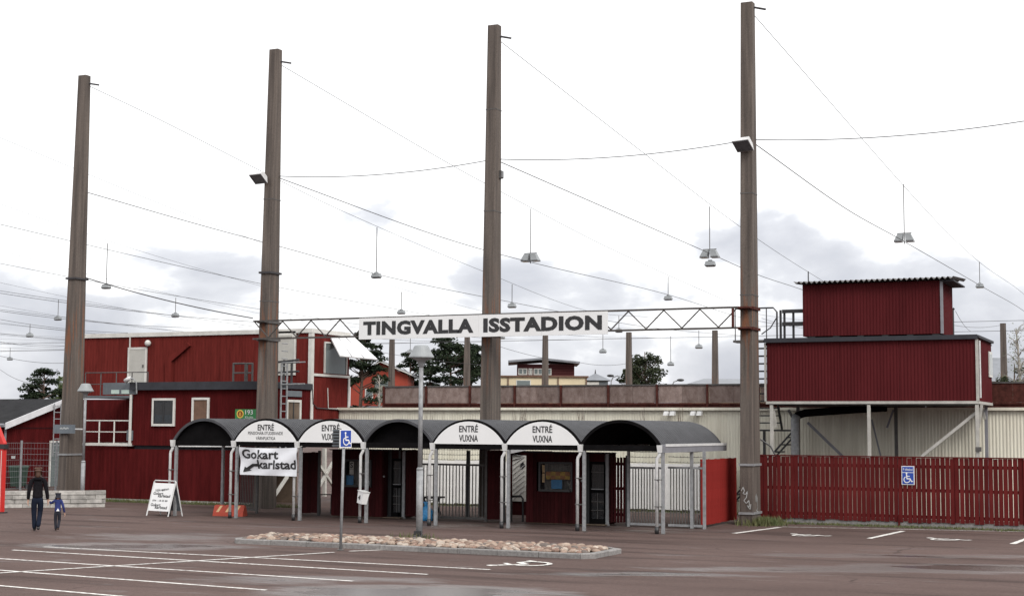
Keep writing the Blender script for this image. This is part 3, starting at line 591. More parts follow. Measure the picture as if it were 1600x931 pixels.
for u in (.06, .3, .56, .8, .95): B(sx0+W*u-.03, sx0+W*u+.03, SY+.062, TY-.031, sz0+.05, sz1-.05).build('bracket', 'galv_dark', t)

# ================================================================== RED BUILDING ON THE LEFT
XC, YF, YU, YW, YB = -31.6, 47.05, 49.7, 51.8, 52.55
XL = P(128, 700, Y=YF).x; XG = P(209, 650, Y=YF).x
z_low = P(280, 702, Y=YF).z; z_up0 = P(280, 696, Y=YF).z; z_up1 = P(280, 607, Y=YF).z; z_ro = P(280, 597.5, Y=YF).z
ZT = P(486, 513, Y=YU).z
t = RB = thing('red_clubhouse', 'long two storey red clubhouse with white corner boards and a balcony at its left end', 'building', (-38, YF, 0))
def wall_front(x0, x1, y, z0, z1, m, pitch=.15, amp=.008, thick=.12, name='wall'):
    return MB().ribs((x0, y), (x1, y), z0, z1, pitch, amp, (0, -1), thick).build(name, m, t)
wall_front(XL, XC, YF, .12, z_low, 'red', pitch=.2)
B(XL, XC, YF+.001, YF+.14, 0, .119).build('plinth', 'concrete_block', t)
wall_front(XG, XC, YF-.06, z_up0, z_up1, 'red', pitch=.13)
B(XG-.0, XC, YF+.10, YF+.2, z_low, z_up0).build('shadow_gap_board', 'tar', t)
MB().ribs((XC, YF+.0), (XC, YU-.02), z_up0, z_up1, .13, .014, (1, 0), .12).build('wall', 'red', t)
B(XG-.05, XC+.10, YF-.22, YU-.01, z_up1+.002, z_ro).build('roof', 'tar', t)
B(XG-.05, XC+.04, YF-.24, YF-.222, z_up1-.05, z_ro+.02).build('fascia', 'tar', t)
B(XG+.12, XC-.05, YF+.12, YU-.2, z_up0-.05, z_up0-.005).build('floor', 'tar', t)
MB().tube([P(268, 697, Y=YF-.1), P(374, 697.5, Y=YF-.1)], .03, 6).build('pipe', 'pvc', t); pass
B(XC-.005, XC+.08, YF-.14, YF-.05, z_up0, z_up1).build('corner_board', 'white', t)
# upper storey
XU0 = P(112, 600, Y=YU).x
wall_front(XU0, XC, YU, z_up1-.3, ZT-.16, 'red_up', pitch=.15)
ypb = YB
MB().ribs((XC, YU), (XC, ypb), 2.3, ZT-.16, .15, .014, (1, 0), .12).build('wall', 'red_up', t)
B(XU0, XC+.04, YU-.05, ypb, ZT-.155, ZT-.02).build('roof', 'tar', t)
B(XU0, XC+.06, YU-.075, YU-.051, ZT-.17, ZT).build('eaves_board', 'white', t); B(XC+.041, XC+.062, YU-.05, ypb, ZT-.17, ZT).build('eaves_board', 'white', t)
B(XC+.016, XC+.05, YU-.03, YU+.14, 2.3, ZT-.171).build('corner_board', 'white', t); B(XC-.10, XC+.048, YU-.055, YU-.031, z_ro, ZT-.171).build('corner_board', 'white', t)
B(XC+.016, XC+.05, ypb-.1, ypb+.03, P(543, 640, X=XC).z-.3, P(543, 590, X=XC).z).build('corner_board', 'white', t)
q0, q1 = P(487, 585, X=XC), P(545, 588, X=XC); B(XC+.016, XC+.06, YU+.145, ypb, q0.z-.05, q0.z+.05).build('sill_board', 'white', t)
# side window with its raised white shutter
q0, q1 = P(507, 536, X=XC), P(539, 585, X=XC); wz0, wz1 = q1.z, q0.z
f = MB(); f.box(XC+.016, XC+.07, q0.y-.06, q0.y, wz0, wz1).box(XC+.016, XC+.07, q1.y, q1.y+.06, wz0, wz1).box(XC+.016, XC+.07, q0.y-.06, q1.y+.06, wz1+.001, wz1+.06)
f = f.build('window', 'white', t); B(XC+.02, XC+.04, q0.y+.001, q1.y-.001, wz0+.001, wz1-.001).build('pane', 'glass_big', f)
A_, B_ = P(517, 527, X=XC+.02), P(553, 526, X=XC+.02); C_, D_ = P(590, 561, X=XC+1.75), P(532, 555.5, X=XC+1.1)
nn = (B_-A_).cross(D_-A_).normalized()*.05
s_ = MB().add([A_, B_, C_, D_, A_+nn, B_+nn, C_+nn, D_+nn], [(0, 1, 2, 3), (7, 6, 5, 4), (0, 4, 5, 1), (1, 5, 6, 2), (2, 6, 7, 3), (3, 7, 4, 0)]).build('raised_shutter', 'white_clean', t)
for u in (.3, .62):
    a_, b_ = A_.lerp(B_, u), D_.lerp(C_, u); MB().bar(a_-nn*.2, b_-nn*.2, .02, .03).build('seam', 'gutter', s_)
# doors on the upper storey
x0, x1, dz0, dz1 = rectY(204, 546, 227, 598, YU)
d = B(x0, x1, YU-.06, YU-.017, dz0, dz1).build('door', 'grey_door', t); d['label'] = 'pale door above the balcony'
fm = MB(); fm.box(x0-.08, x0, YU-.075, YU-.017, dz0, dz1).box(x1, x1+.08, YU-.075, YU-.017, dz0, dz1).box(x0-.08, x1+.08, YU-.075, YU-.017, dz1+.001, dz1+.08); fm.build('frame', 'white', d)
B(x1-.12, x1-.06, YU-.09, YU-.061, (dz0+dz1)/2-.05, (dz0+dz1)/2+.05).build('handle', 'galv_dark', d)
x0, x1, dz0, dz1 = rectY(429, 528, 460, 586, YU)
d = B(x0, x1, YU-.06, YU-.017, dz0, dz1).build('door', 'grey_door', t); d['label'] = 'wide pale hatch door half behind the pylon'
fm = MB(); fm.box(x0-.08, x0, YU-.075, YU-.017, dz0, dz1).box(x1, x1+.07, YU-.075, YU-.017, dz0, dz1).box(x0-.08, x1+.07, YU-.075, YU-.017, dz1+.001, dz1+.25); fm.build('frame', 'white', d)
B(x0, x1-.1, YU-.12, YU-.076, dz1+.02, dz1+.1).build('hinge_rail', 'grey_door', d)
c = P(231, 536, Y=YU-.1); MB().ball(c, .13).build('bulkhead_lamp', 'white', t, smooth=True)
c = P(203, 536, Y=YU-.06); B(c.x-.018, c.x+.018, c.y-.02, c.y+.03, c.z-.35, c.z+.4).build('cable_cover', 'white', t)
# boxed duct with a slanting top
q = [P(258, 606, Y=YU-.15), P(258, 562, Y=YU-.15), P(292, 535.5, Y=YU-.15), P(296, 540, Y=YU-.15), P(267, 565, Y=YU-.15), P(267, 606, Y=YU-.15)]
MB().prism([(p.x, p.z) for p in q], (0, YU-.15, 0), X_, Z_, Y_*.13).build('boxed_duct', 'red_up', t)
# windows of the lower storey
def win(px0, py0, px1, py1, Y, board=None, sash=True, label=None):
    x0, x1, z0, z1 = rectY(px0, py0, px1, py1, Y); fw = .085
    f = MB(); f.box(x0, x0+fw, Y-.06, Y, z0, z1).box(x1-fw, x1, Y-.06, Y, z0, z1).box(x0+fw, x1-fw, Y-.06, Y, z1-fw, z1).box(x0+fw, x1-fw, Y-.08, Y, z0, z0+fw)
    f = f.build('window', 'white', t); (label and f.__setitem__('label', label)); xi0, xi1, zi0, zi1 = x0+fw, x1-fw, z0+fw, z1-fw
    if board: B(xi0+.001, xi1-.001, Y-.02, Y-.002, zi0+.001, zi1-.001).build('boarding', board, f); return
    B(xi0+.001, xi1-.001, Y-.012, Y-.002, zi0+.001, zi1-.001).build('curtain', 'interior', f)
    for k in range(2):
        a_ = xi0+(xi1-xi0)*k/2; b_ = xi0+(xi1-xi0)*(k+1)/2
        s = MB(); e_ = .035; s.box(a_, a_+e_, Y-.05, Y-.03, zi0, zi1).box(b_-e_, b_, Y-.05, Y-.03, zi0, zi1).box(a_+e_, b_-e_, Y-.05, Y-.03, zi1-e_, zi1).box(a_+e_, b_-e_, Y-.05, Y-.03, zi0, zi0+e_)
        s.build('sash', 'black', f); B(a_+e_+.001, b_-e_-.001, Y-.044, Y-.036, zi0+e_+.001, zi1-e_-.001).build('pane', 'glass', f)
        if k == 0: pass
    B(xi0+.05, xi1-.05, Y-.022, Y-.014, zi0+.05, zi0+(zi1-zi0)*.38).build('blind', 'greybox', f)
YP = YF-.074
win(239, 622, 273.5, 665.5, YP); win(301, 621, 327, 662, YP, board='brick_brown', label='white framed opening closed with brown board')
x0 = XC+.014; a_, b_ = P(446, 624, X=XC), P(468, 668, X=XC)
f = MB(); f.box(x0, x0+.06, a_.y, a_.y+.1, b_.z, a_.z).box(x0, x0+.06, b_.y-.1, b_.y, b_.z, a_.z).box(x0, x0+.06, a_.y+.1, b_.y-.1, a_.z-.09, a_.z); f = f.build('window', 'white', t)
B(x0, x0+.02, a_.y+.101, b_.y-.101, b_.z, a_.z-.091).build('boarding', 'interior', f); B(x0+.021, x0+.04, (a_.y+b_.y)/2-.03, (a_.y+b_.y)/2+.03, b_.z, a_.z-.092).build('mullion', 'black', f)
B(XC+.016, XC+.07, a_.y-.02, b_.y+.02, a_.z+.12, a_.z+.34).build('dark_panel', 'greybox', t)
# balconies at the left end
zb2 = P(170, 692, Y=YF).z; zb3 = P(170, 618, Y=YF).z
B(XL+.1, XG-.01, YF-.1, YU-.02, zb2-.1, zb2).build('balcony_floor', 'white', t); B(XL+.05, XG-.01, YF-.1, YU-.02, zb3-.09, zb3).build('balcony_floor', 'greybox', t)
wall_front(XU0, XG+.6, YU-.12, zb2-.3, zb3-.091, 'red', name='recessed_wall')
B(XG-.12, XG-.012, YF-.13, YF-.101, zb2-.1, P(209, 615, Y=YF).z).build('balcony_post', 'white', t)
def railing(x0, x1, y, z0, z1, n, r, m, name, mid=True):
    mb = MB(); mb.tube([(x0, y, z1), (x1, y, z1)], r, 6)
    if mid: mb.tube([(x0, y, (z0+z1)/2), (x1, y, (z0+z1)/2)], r*.8, 6)
    for k in range(n+1): mb.tube([(x0+(x1-x0)*k/n, y, z0), (x0+(x1-x0)*k/n, y, z1)], r, 6)
    return mb.build(name, m, t)
railing(XL+.15, XG-.15, YF-.06, zb2, P(170, 657, Y=YF).z, 3, .028, 'white', 'balcony_railing')
XR2 = P(232, 582, Y=YF).x
railing(XL+.1, XR2, YF-.03, zb3, P(170, 582, Y=YF).z, 4, .022, 'galv_dark', 'balcony_railing')
q0, q1 = P(162, 598, Y=YF-.09), P(213, 616, Y=YF-.09); B(q0.x, q1.x, YF-.13, YF-.1, q1.z, q0.z).build('grey_panel', 'greybox', t)
for u in (174, 190):
    a_, b_ = P(u, 609, Y=YF-.14), P(u+12, 615, Y=YF-.14); B(a_.x, b_.x, YF-.15, YF-.132, b_.z, a_.z).build('plate', 'mint', t)
a_, b_ = P(198, 672, Y=YF-.1), P(207, 688, Y=YF-.1); B(a_.x, b_.x, YF-.1, YF-.07, b_.z, a_.z).build('grey_panel', 'greybox', t)
# roof rails and frames on the lower roof, ladder on the end wall
for (u0, u1, v0, v1, Y) in [(365, 383, 568, 600, YF+.3), (386, 394, 568, 600, YF+.3)]:
    a_, b_ = P(u0, v0, Y=Y), P(u1, v1, Y=Y); mb = MB()
    for x in (a_.x, b_.x): mb.tube([(x, Y, z_ro), (x, Y, a_.z)], .04, 6)
    mb.tube([(a_.x-.02, Y, a_.z), (b_.x+.02, Y, a_.z)], .04, 6); mb.tube([(a_.x, Y, (a_.z+z_ro)/2), (b_.x, Y, (a_.z+z_ro)/2)], .035, 6); mb.build('roof_rail', 'galv_dark', t)
lx = XC+.35
p0, p1 = P(440, 567, X=lx), P(449, 567, X=lx)
mb = MB(); zb_ = P(440, 655, X=lx).z
for p in (p0, p1): mb.tube([(lx, p.y, zb_-1.2), (lx, p.y, p.z)], .035, 6); mb.tube([(lx, p.y, p.z), (lx+.75, p.y+.05, p.z+.03)], .03, 6); mb.tube([(lx, p.y, p.z-.8), (lx+.75, p.y+.05, p.z-.78)], .03, 6)
for k in range(15): mb.tube([(lx, p0.y, zb_-1.1+k*.28), (lx, p1.y, zb_-1.1+k*.28)], .02, 5)
mb.build('ladder', 'galv', t)
mb = MB()
for (u, v) in ((433, 566), (444, 562), (456, 563)):
    a_ = P(u, v, Y=YF+1.6); mb.tube([(a_.x, a_.y, z_ro), a_], .045, 6)
a_, b_ = P(430, 566, Y=YF+1.6), P(467, 562, Y=YF+1.6); mb.tube([a_, b_], .045, 6); a_, b_ = P(430, 582, Y=YF+1.6), P(467, 580, Y=YF+1.6); mb.tube([a_, b_], .04, 6)
mb.build('roof_rail', 'black', t)
# cable along the end wall
MB().tube([P(488, 600, X=XC+.06), P(489, 630, X=XC+.06), P(495, 637, X=XC+.06), P(530, 640, X=XC+.06)], .022, 6).build('conduit', 'black', t)
MB().tube([P(512, 606, X=XC+.06), P(513, 638, X=XC+.06), P(545, 639, X=XC+.06)], .02, 6).build('conduit', 'white', t)
# white braced supports below the end of the upper storey
for u0, v0, u1, v1 in [(426, 742, 426, 779), (449, 744, 427, 777), (507, 700, 507, 775), (520, 722, 496, 764), (496, 722, 520, 758)]:
    MB().bar(P(u0, v0, X=XC-.05+.05*(u0 != u1)), P(u1, v1, X=XC-.05+.05*(u0 != u1)), .13 if u0 == u1 else .10).build('support_brace', 'white', t)
B(XC-3.2, XC-.8, YU+.3, YU+.4, .0, 2.3).build('back_wall', 'interior', t)
B(XC-1.0, XC-.14, YU, ypb, 2.2, 2.29).build('floor', 'tar', t)
# street lamp arm on the corner of the roof
t0 = t; t = thing('wall_lamp', 'small white lamp head on a bent arm at the corner above the balcony post', 'lamp', P(212, 612, Y=YF-.3))
MB().tube([P(213.5, 615, Y=YF-.26), P(213, 598, Y=YF-.3), P(209, 592, Y=YF-.35), P(203, 590, Y=YF-.4)], .028, 6).build('arm', 'galv', t)
c = P(200, 592, Y=YF-.4); MB().tube([c+Vector((.12, 0, .05)), c, c+Vector((-.12, 0, -.08))], .07, 8, .1).build('lamp_head', 'pvc', t, smooth=True)
# green club sign behind the pylon
Yg = YF-.10; x0, x1, z0, z1 = rectY(368, 639, 402, 654, Yg); zz = P(368, 661, Y=Yg).z
t = thing('club_sign', 'green club sign with a round red and yellow badge, half hidden by a pylon', 'sign', (x0, Yg, zz))
B(x0, x1, Yg-.02, Yg+.015, z0, z1).build('green_plate', 'green', t); B(x0, x1, Yg-.02, Yg+.015, zz, z0-.003).build('white_plate', 'white_clean', t)
cx, cz, rr = x0+.23, (z0+z1)/2, .155
MB().prism([(rr*math.cos(k*.2618), rr*math.sin(k*.2618)) for k in range(24)], (cx, Yg-.021, cz), X_, Z_, Y_*-.004).build('badge', 'yellow', t)
MB().prism([(rr*.72*math.cos(k*.2618), rr*.72*math.sin(k*.2618)) for k in range(24)], (cx, Yg-.026, cz), X_, Z_, Y_*-.003).build('badge', 'red_bright', t)
mb = MB()
for pts in ([(-.05, -.08), (-.02, -.08), (-.02, .04), (-.05, .02)], [(.02, -.08), (.05, -.08), (.05, .02), (.02, .04)], [(-.05, .021), (0, .08), (.05, .021), (.02, .0405), (-.02, .0405)]): mb.prism(pts, (cx, Yg-.030, cz), X_, Z_, Y_*-.002)
mb.build('badge_emblem', 'yellow', t)
lettering('193', (x0+.46, Yg-.02, cz-.02), X_, Z_, .34, .17, (0, -1, 0), 'white_clean', t, .01); lettering('Klubb', (x0+.46, Yg-.02, cz-.17), X_, Z_, .36, .09, (0, -1, 0), 'white_clean', t, .0)
mb = MB()
for r_ in range(3):
    for k in range(4): mb.add([(x0+.06+k*.2, Yg-.024, zz+.04+r_*.055), (x0+.21+k*.2, Yg-.024, zz+.04+r_*.055), (x0+.21+k*.2, Yg-.024, zz+.065+r_*.055), (x0+.06+k*.2, Yg-.024, zz+.065+r_*.055)], [(0, 1, 2, 3)])
tag(mb.build('small_print', 'grey_sign', t), kind='stuff')
# ================================================================== GRANDSTAND BACK WALL
XW1 = 6.0
zw = P(900, 638.5, Y=YW).z
t = thing('grandstand_wall', 'long cream corrugated grandstand wall with weathered brown boards along its top', 'wall', (-15, YW, 0))
MB().ribs((XC+.02, YW), (XW1, YW), 0, zw, .11, .012, (0, -1), .2).build('corrugated_cladding', 'cream', t)
B(XC+.02, XW1, YW-.10, YW+.35, zw+.001, zw+.05).build('coping', 'rust_red', t); B(XC+.02, XW1, YW-.14, YW-.1, zw-.05, zw+.045).build('coping_edge', 'cream', t)
YBd = YW+.28; zb0 = zw+.051; zb1 = P(860, 602.5, Y=YBd).z; zr = zb0+(zb1-zb0)*.17
xs0 = P(600, 610, Y=YBd).x; pw = (P(947, 610, Y=YBd).x-P(873, 610, Y=YBd).x)
k = 0; x = xs0
while x < XW1-.5:
    xn = min(x+pw, XW1)
    for h in range(2):
        a_, b_ = x+.05+(xn-x-.1)*h/2, x+.05+(xn-x-.1)*(h+1)/2
        o = MB().ribs((a_+.004, YBd+random.uniform(0, .01)), (b_-.004, YBd+random.uniform(0, .01)), zr+.035, zb1-.02, .45, .003, (0, -1), .03).build('board_panel', 'ply' if x < -13 else 'rust_red', t)
    B(x+.05, xn-.05, YBd-.01, YBd+.03, zb0, zr-.036).build('kick_board', 'rust_red', t); B(x+.05, xn-.05, YBd-.05, YBd+.04, zr-.035, zr+.03).build('rail', 'rust_red', t)
    B(x-.035, x+.034, YBd-.06, YBd+.06, zb0, zb1+.02).build('post', 'rust_red', t); B(x+.05, xn-.05, YBd-.03, YBd+.05, zb1-.019, zb1+.03).build('top_rail', 'galv_dark', t)
    x = xn
for u in (1046, 1088):
    c = P(u, 645.5, Y=YW-.3)
    l_ = thing('wall_floodlight', 'small twin floodlight on the cream wall '+('left of the other one' if u == 1046 else 'nearer the rightmost pylon'), 'floodlight', c, 'floodlights on the cream wall')
    for sg in (-1, 1): MB().hexa([c+Vector((sg*.12+sx*.09, sy*.10-.02, -.075)) for sx, sy in ((-1, -1), (1, -1), (1, 1), (-1, 1))], [c+Vector((sg*.12+sx*.075, sy*.08+.05, .075)) for sx, sy in ((-1, -1), (1, -1), (1, 1), (-1, 1))]).build('housing', 'pvc', l_)
    B(c.x-.03, c.x+.03, c.y+.13, YW-.03, c.z-.03, c.z+.03).build('bracket', 'galv', l_)
# white plank screen at the foot of the wall
t = thing('white_plank_screen', 'low screen of white upright planks seen through the steel bar gates', 'fence', (-19, YW-.5, 0))
xa, xb = P(655, 750, Y=YW-.5).x, P(1150, 750, Y=YW-.5).x; zp = P(900, 722, Y=YW-.5).z
B(xa, xb, YW-.43, YW-.38, .5, .62).build('rail', 'white', t); B(xa, xb, YW-.43, YW-.38, zp-.3, zp-.2).build('rail', 'white', t)
n = int((xb-xa)/.165); me = mesh_of(B(-.0805, .0805, -.012, .012, 0, zp-.08), 'plank', 'plank_white')
for k in range(n): inst(me, 'plank', t, (xa+(k+.5)*(xb-xa)/n, YW-.443, .08+random.uniform(-.02, .02)))
# ================================================================== RED CABINS ON STEEL LEGS
YC1 = 48.0
def cab(px0, px1, Y): return P(px0, 580, Y=Y).x, P(px1, 580, Y=Y).x
x0, x1 = cab(1198, 1526, YC1); z0, z1 = P(1525, 626, Y=YC1).z, P(1525, 523.5, Y=YC1).z
t = thing('red_cabin_on_legs', 'dark red metal cabin raised on pale steel legs behind the slatted fence', 'building', ((x0+x1)/2, YC1, 0))
YC2 = YW-.35
n = 3; cuts = [x0, P(1312, 580, Y=YC1).x, P(1405, 580, Y=YC1).x, x1]
for k in range(3): MB().ribs((cuts[k]+.006, YC1), (cuts[k+1]-.006, YC1), z0, z1-.08, .105, .014, (0, -1), .1).build('wall_panel', 'red_box', t)
MB().ribs((x1, YC1+.05), (x1, YC2), z0, z1-.08, .13, .014, (1, 0), .1).build('end_wall', 'red_box', t)
MB().ribs((x0, YC2), (x0, YC1+.05), z0, z1-.08, .13, .014, (-1, 0), .1).build('end_wall', 'red_box', t)
MB().box(x0-.06, x1+.1, YC1-.1, YC2, z1-.079, z1).build('roof', 'tar', t); B(x0-.05, x1+.06, YC1-.125, YC1-.101, z1-.12, z1+.02).build('roof_edge', 'tar', t)
B(x1-.02, x1+.06, YC1-.05, YC1+.045, z0, z1-.125).build('corner_board', 'offwhite', t); B(x0-.07, x0-.018, YC1-.05, YC1+.045, z0, z1-.125).build('corner_board', 'offwhite', t)
q0, q1 = P(1544, 549, X=x1), P(1549, 590, X=x1); f = B(x1+.016, x1+.05, q0.y-.1, min(q1.y, YC2-.05), q1.z, q0.z).build('window', 'white', t)
MB().add([(x1+.053, q0.y-.02, q1.z+.07), (x1+.053, min(q1.y, YC2-.05)-.07, q1.z+.07), (x1+.053, min(q1.y, YC2-.05)-.07, q0.z-.07), (x1+.053, q0.y-.02, q0.z-.07)], [(0, 1, 2, 3)]).build('pane', 'glass_big', f)
MB().tube([(x1+.05, YC1+.35, z0+.1), (x1+.05, YC1+.35, z1-.15)], .035, 8).build('downpipe', 'pvc', t)
B(x0-.02, x1+.02, YC1-.06, YC1+.03, z0-.09, z0-.004).build('floor_beam', 'offwhite', t); B(x1-.06, x1+.03, YC1+.031, YC2, z0-.09, z0-.004).build('floor_beam', 'offwhite', t)
B(x0, x1-.07, YC1+.031, YC2, z0-.11, z0-.03).build('floor', 'tar', t)
for u, Y, m in [(1206, YC1, 'offwhite'), (1358, YC1, 'offwhite'), (1527, YC1, 'offwhite'), (1247, YC2-.2, 'galv_dark'), (1400, YC2-.2, 'galv_dark'), (1541, YC2-.2, 'gutter')]:
    c = P(u, 660, Y=Y); B(c.x-.05, c.x+.05, Y-.045, Y+.045, 0, z0-.121).build('leg', m, t)
def brace(u0, v0, u1, v1, Y, m='offwhite', wd=.08): MB().bar(P(u0, v0, Y=Y), P(u1, v1, Y=Y), wd).build('brace', m, t)
brace(1526, 644, 1440, 713, YC1+.12, wd=.09); brace(1209, 640, 1212, 668, YC1+.12); brace(1232, 640, 1247, 668, YC2-.2, 'galv_dark'); brace(1262, 660, 1320, 716, YC2-.2, 'gutter')
brace(1362, 655, 1376, 712, YC2-.2, 'gutter', .05); brace(1386, 668, 1396, 640, YC2-.2, 'gutter', .06); brace(1529, 668, 1534, 632, YC1+.14); brace(1539, 655, 1533, 632, YC2-.3)
B(P(1525, 700, Y=YC1).x-.01, P(1534, 700, Y=YC1).x, YC1-.09, YC1-.051, P(1525, 705, Y=YC1).z, P(1525, 698, Y=YC1).z).build('bracket', 'galv_dark', t)
# duct below
c = P(1242, 655, Y=49.6); p2 = P(1258, 645, Y=49.9); p3 = P(1345, 639, Y=50.8)
d = MB().tube([(c.x, 49.6, 0), (c.x, 49.6, c.z), (c.x+.05, 49.65, c.z+.12)], .14, 12).build('duct', 'galv', t, smooth=True)
for z in (.9, 1.6, 2.3): MB().tube([(c.x, 49.6, z), (c.x, 49.6, z+.05)], .155, 12).build('joint_ring', 'galv', d)
MB().tube([(c.x+.05, 49.65, c.z+.12), p2, p3, p3+Vector((.8, .3, .05))], .13, 10).build('duct', 'canopy_in', t, smooth=True)
# upper cabin
YD1 = 48.45; u0, u1 = P(1254, 480, Y=YD1).x, P(1471, 480, Y=YD1).x; ya = P(1488, 480, X=u1).y
uz0, uz1 = z1+.10, P(1470, 435, Y=YD1).z
r_ = thing('red_roof_cabin', 'small dark red cabin with a corrugated roof, standing on the roof of the larger cabin', 'building', ((u0+u1)/2, YD1, z1)); t0 = t; t = r_
cuts = [u0, P(1332, 480, Y=YD1).x, u1]
for k in range(2): MB().ribs((cuts[k]+.005, YD1), (cuts[k+1]-.005, YD1), uz0, uz1-.06, .105, .014, (0, -1), .08).build('wall_panel', 'red_box', t)
MB().ribs((u1, YD1+.05), (u1, ya), uz0, uz1-.06, .13, .012, (1, 0), .08).build('end_wall', 'red_box', t); MB().ribs((u0, ya), (u0, YD1+.05), uz0, uz1-.06, .13, .012, (-1, 0), .08).build('end_wall', 'red_box', t)
B(u0+.05, u1-.09, ya-.06, ya, uz0, uz1-.06).build('back_wall', 'red_box', t)
B(u1-.03, u1+.05, YD1-.04, YD1+.045, uz0, uz1-.06).build('corner_board', 'gutter', t)
for k in range(6): B(u0+.2+k*(u1-u0-.5)/5, u0+.4+k*(u1-u0-.5)/5, YD1+.02, ya-.1, z1+.002, uz0-.003).build('bearer', 'black', t)
mb = MB(); n = 30; rx0, rx1 = u0-.22, u1+.42; top = []; ks = n*6
for k in range(ks+1):
    x = rx0+(rx1-rx0)*k/ks; dz = .038*math.cos(2*math.pi*k/6); top.append((x, dz))
vs = []; 
for x, dz in top: vs += [(x, YD1-.28, uz1+.0+dz), (x, ya+.25, uz1+.16+dz), (x, YD1-.28, uz1-.012+dz), (x, ya+.25, uz1+.148+dz)]
fs = []
for k in range(ks): a_, b_ = 4*k, 4*k+4; fs += [(a_, b_, b_+1, a_+1), (a_+3, b_+3, b_+2, a_+2), (a_, a_+2, b_+2, b_), (a_+1, b_+1, b_+3, a_+3)]
fs += [(0, 1, 3, 2), (4*ks, 4*ks+2, 4*ks+3, 4*ks+1)]
mb.add(vs, fs).build('corrugated_roof', 'galv_dark', t)
B(rx1-.42, rx1-.02, YD1-.1, ya+.1, uz1-.1, uz1-.055).build('roof_soffit', 'tar', t)
c = P(1263, 437, Y=YD1+.5); MB().tube([(c.x, c.y, uz1), (c.x, c.y, P(1263, 424, Y=YD1+.5).z)], .02, 6).build('roof_rod', 'black', t)
mb = MB(); a_ = P(1488, 483, Y=ya+.2); mb.tube([(a_.x, ya+.3, z1), (a_.x, ya+.3, a_.z)], .04, 6); mb.tube([(a_.x-.12, ya+.3, z1), (a_.x-.12, ya+.3, a_.z+.02)], .03, 6); mb.tube([(a_.x, ya+.3, a_.z), (u1+.02, ya+.3, a_.z+.03)], .04, 6); mb.build('rail', 'black', t)
# steel stair and landing left of the cabins
t = thing('steel_stair', 'black steel stair with a railed landing between the rightmost pylon and the red cabin', 'stairs', (x0-.5, YC1+1.5, 0))
sx0_, sx1_ = x0-1.0, x0-.12; nst = 11; zl = 2.95; yb0, yt0 = 50.35, 48.5
for k in range(nst):
    z = zl+(z1-zl)*(k+1)/(nst+1); y = yb0+(yt0-yb0)*(k+.5)/nst; B(sx0_+.03, sx1_-.03, y-.11, y+.11, z-.045, z).build('tread', 'black', t)
for x in (sx0_, sx1_): MB().bar((x, yb0, zl), (x, yt0, z1-.05), .04, .14).build('stringer', 'black', t)
B(sx0_, x0+.25, yb0+.02, yb0+.8, zl-.06, zl).build('landing', 'black', t)
for k in range(11):
    xx = x0+.12-k*.235; z = zl-(k+1)*.245; B(xx-.12, xx+.12, yb0+.05, yb0+.77, z-.045, z).build('tread', 'black', t)
for y in (yb0+.03, yb0+.79): MB().bar((x0+.2, y, zl-.1), (x0+.12-10.6*.235, y, .05), .03, .06).build('stringer', 'black', t)
for x in (sx0_+.05, x0+.2): B(x-.04, x+.04, yb0+.72, yb0+.80, 0, zl-.061).build('stair_post', 'black', t)
B(sx0_-.1, x0-.07, YC1-.1, YC1+.42, z1-.09, z1-.02).build('landing', 'galv_dark', t)
zt_ = P(1200, 481, Y=YC1).z; mb = MB(); Yr = YC1
xa_ = sx0_-.05; xb_ = P(1214, 500, Y=Yr).x
mb.tube([(xa_, Yr, zt_), (xb_-.12, Yr, zt_), (xb_, Yr, zt_-.14), (xb_, Yr, z1-.03)], .03, 6)
for k in range(4): xx = xa_+(xb_-xa_)*k/4; mb.tube([(xx, Yr, z1-.03), (xx, Yr, zt_)], .018, 6)
mb.tube([P(1190, 522, Y=Yr), P(1204, 512, Y=Yr), P(1213, 497, Y=Yr)], .02, 6); mb.build('handrail', 'black', t)
mb = MB(); xr = u0-.02
for v in (486.5, 506): z = P(1225, v, Y=Yr+.6).z; mb.box(xb_+.02, xr, Yr+.57, Yr+.63, z-.06, z+.06)
for u in (1219, 1225, 1239): x = P(u, 500, Y=Yr+.6).x; mb.box(x-.035, x+.035, Yr+.636, Yr+.68, z1, P(1225, 484, Y=Yr+.6).z)
mb.build('landing_rail', 'black', t)
MB().tube([P(1188, 686, Y=47.5), P(1204, 697, Y=47.6), P(1212, 712, Y=47.6), P(1214, 730, Y=47.6)], .03, 6).build('bent_rail', 'black', t)
# ================================================================== SLATTED FENCE ON THE RIGHT
YFn = 47.2; fx0 = PX[4]-.32; fx1 = 1.6; fz1 = P(1400, 713, Y=YFn).z
t = thing('slatted_fence', 'long dark red fence of upright slats along the parking bays on the right', 'fence', ((fx0+fx1)/2, YFn, 0))
pitch = .1135*1.24; n = int((fx1-fx0)/pitch); me = [mesh_of(B(-pitch*.435, pitch*.435, -.011, .011, .16+a_, fz1-.03+b_), 'slat', 'red_fence') for a_, b_ in ((0, 0), (.02, .004), (-.02, -.004))]
for k in range(n): inst(random.choice(me), 'slat', t, (fx0+(k+.5)*pitch+random.uniform(-.003, .003), YFn-.012+random.uniform(-.006, .004), random.uniform(-.012, .008)), (random.uniform(-.005, .005), random.uniform(-.003, .003), random.uniform(-.015, .015)))
for v in (728, 765, 806):
    z = P(1400, v, Y=YFn).z; B(fx0, fx1, YFn+.002, YFn+.045, z-.05, z+.05).build('rail', 'red_fence', t)
B(fx0-.02, fx1, YFn-.04, YFn+.05, fz1-.028, fz1+.01).build('cap_rail', 'red_fence', t); B(fx0, fx1, YFn+.01, YFn+.05, 0.02, .155).build('base_board', 'kerb', t)
for k in range(7): B(fx0+.3+k*2-.025, fx0+.3+k*2+.025, YFn+.05, YFn+.13, 0, fz1-.03).build('post', 'red_fence', t)
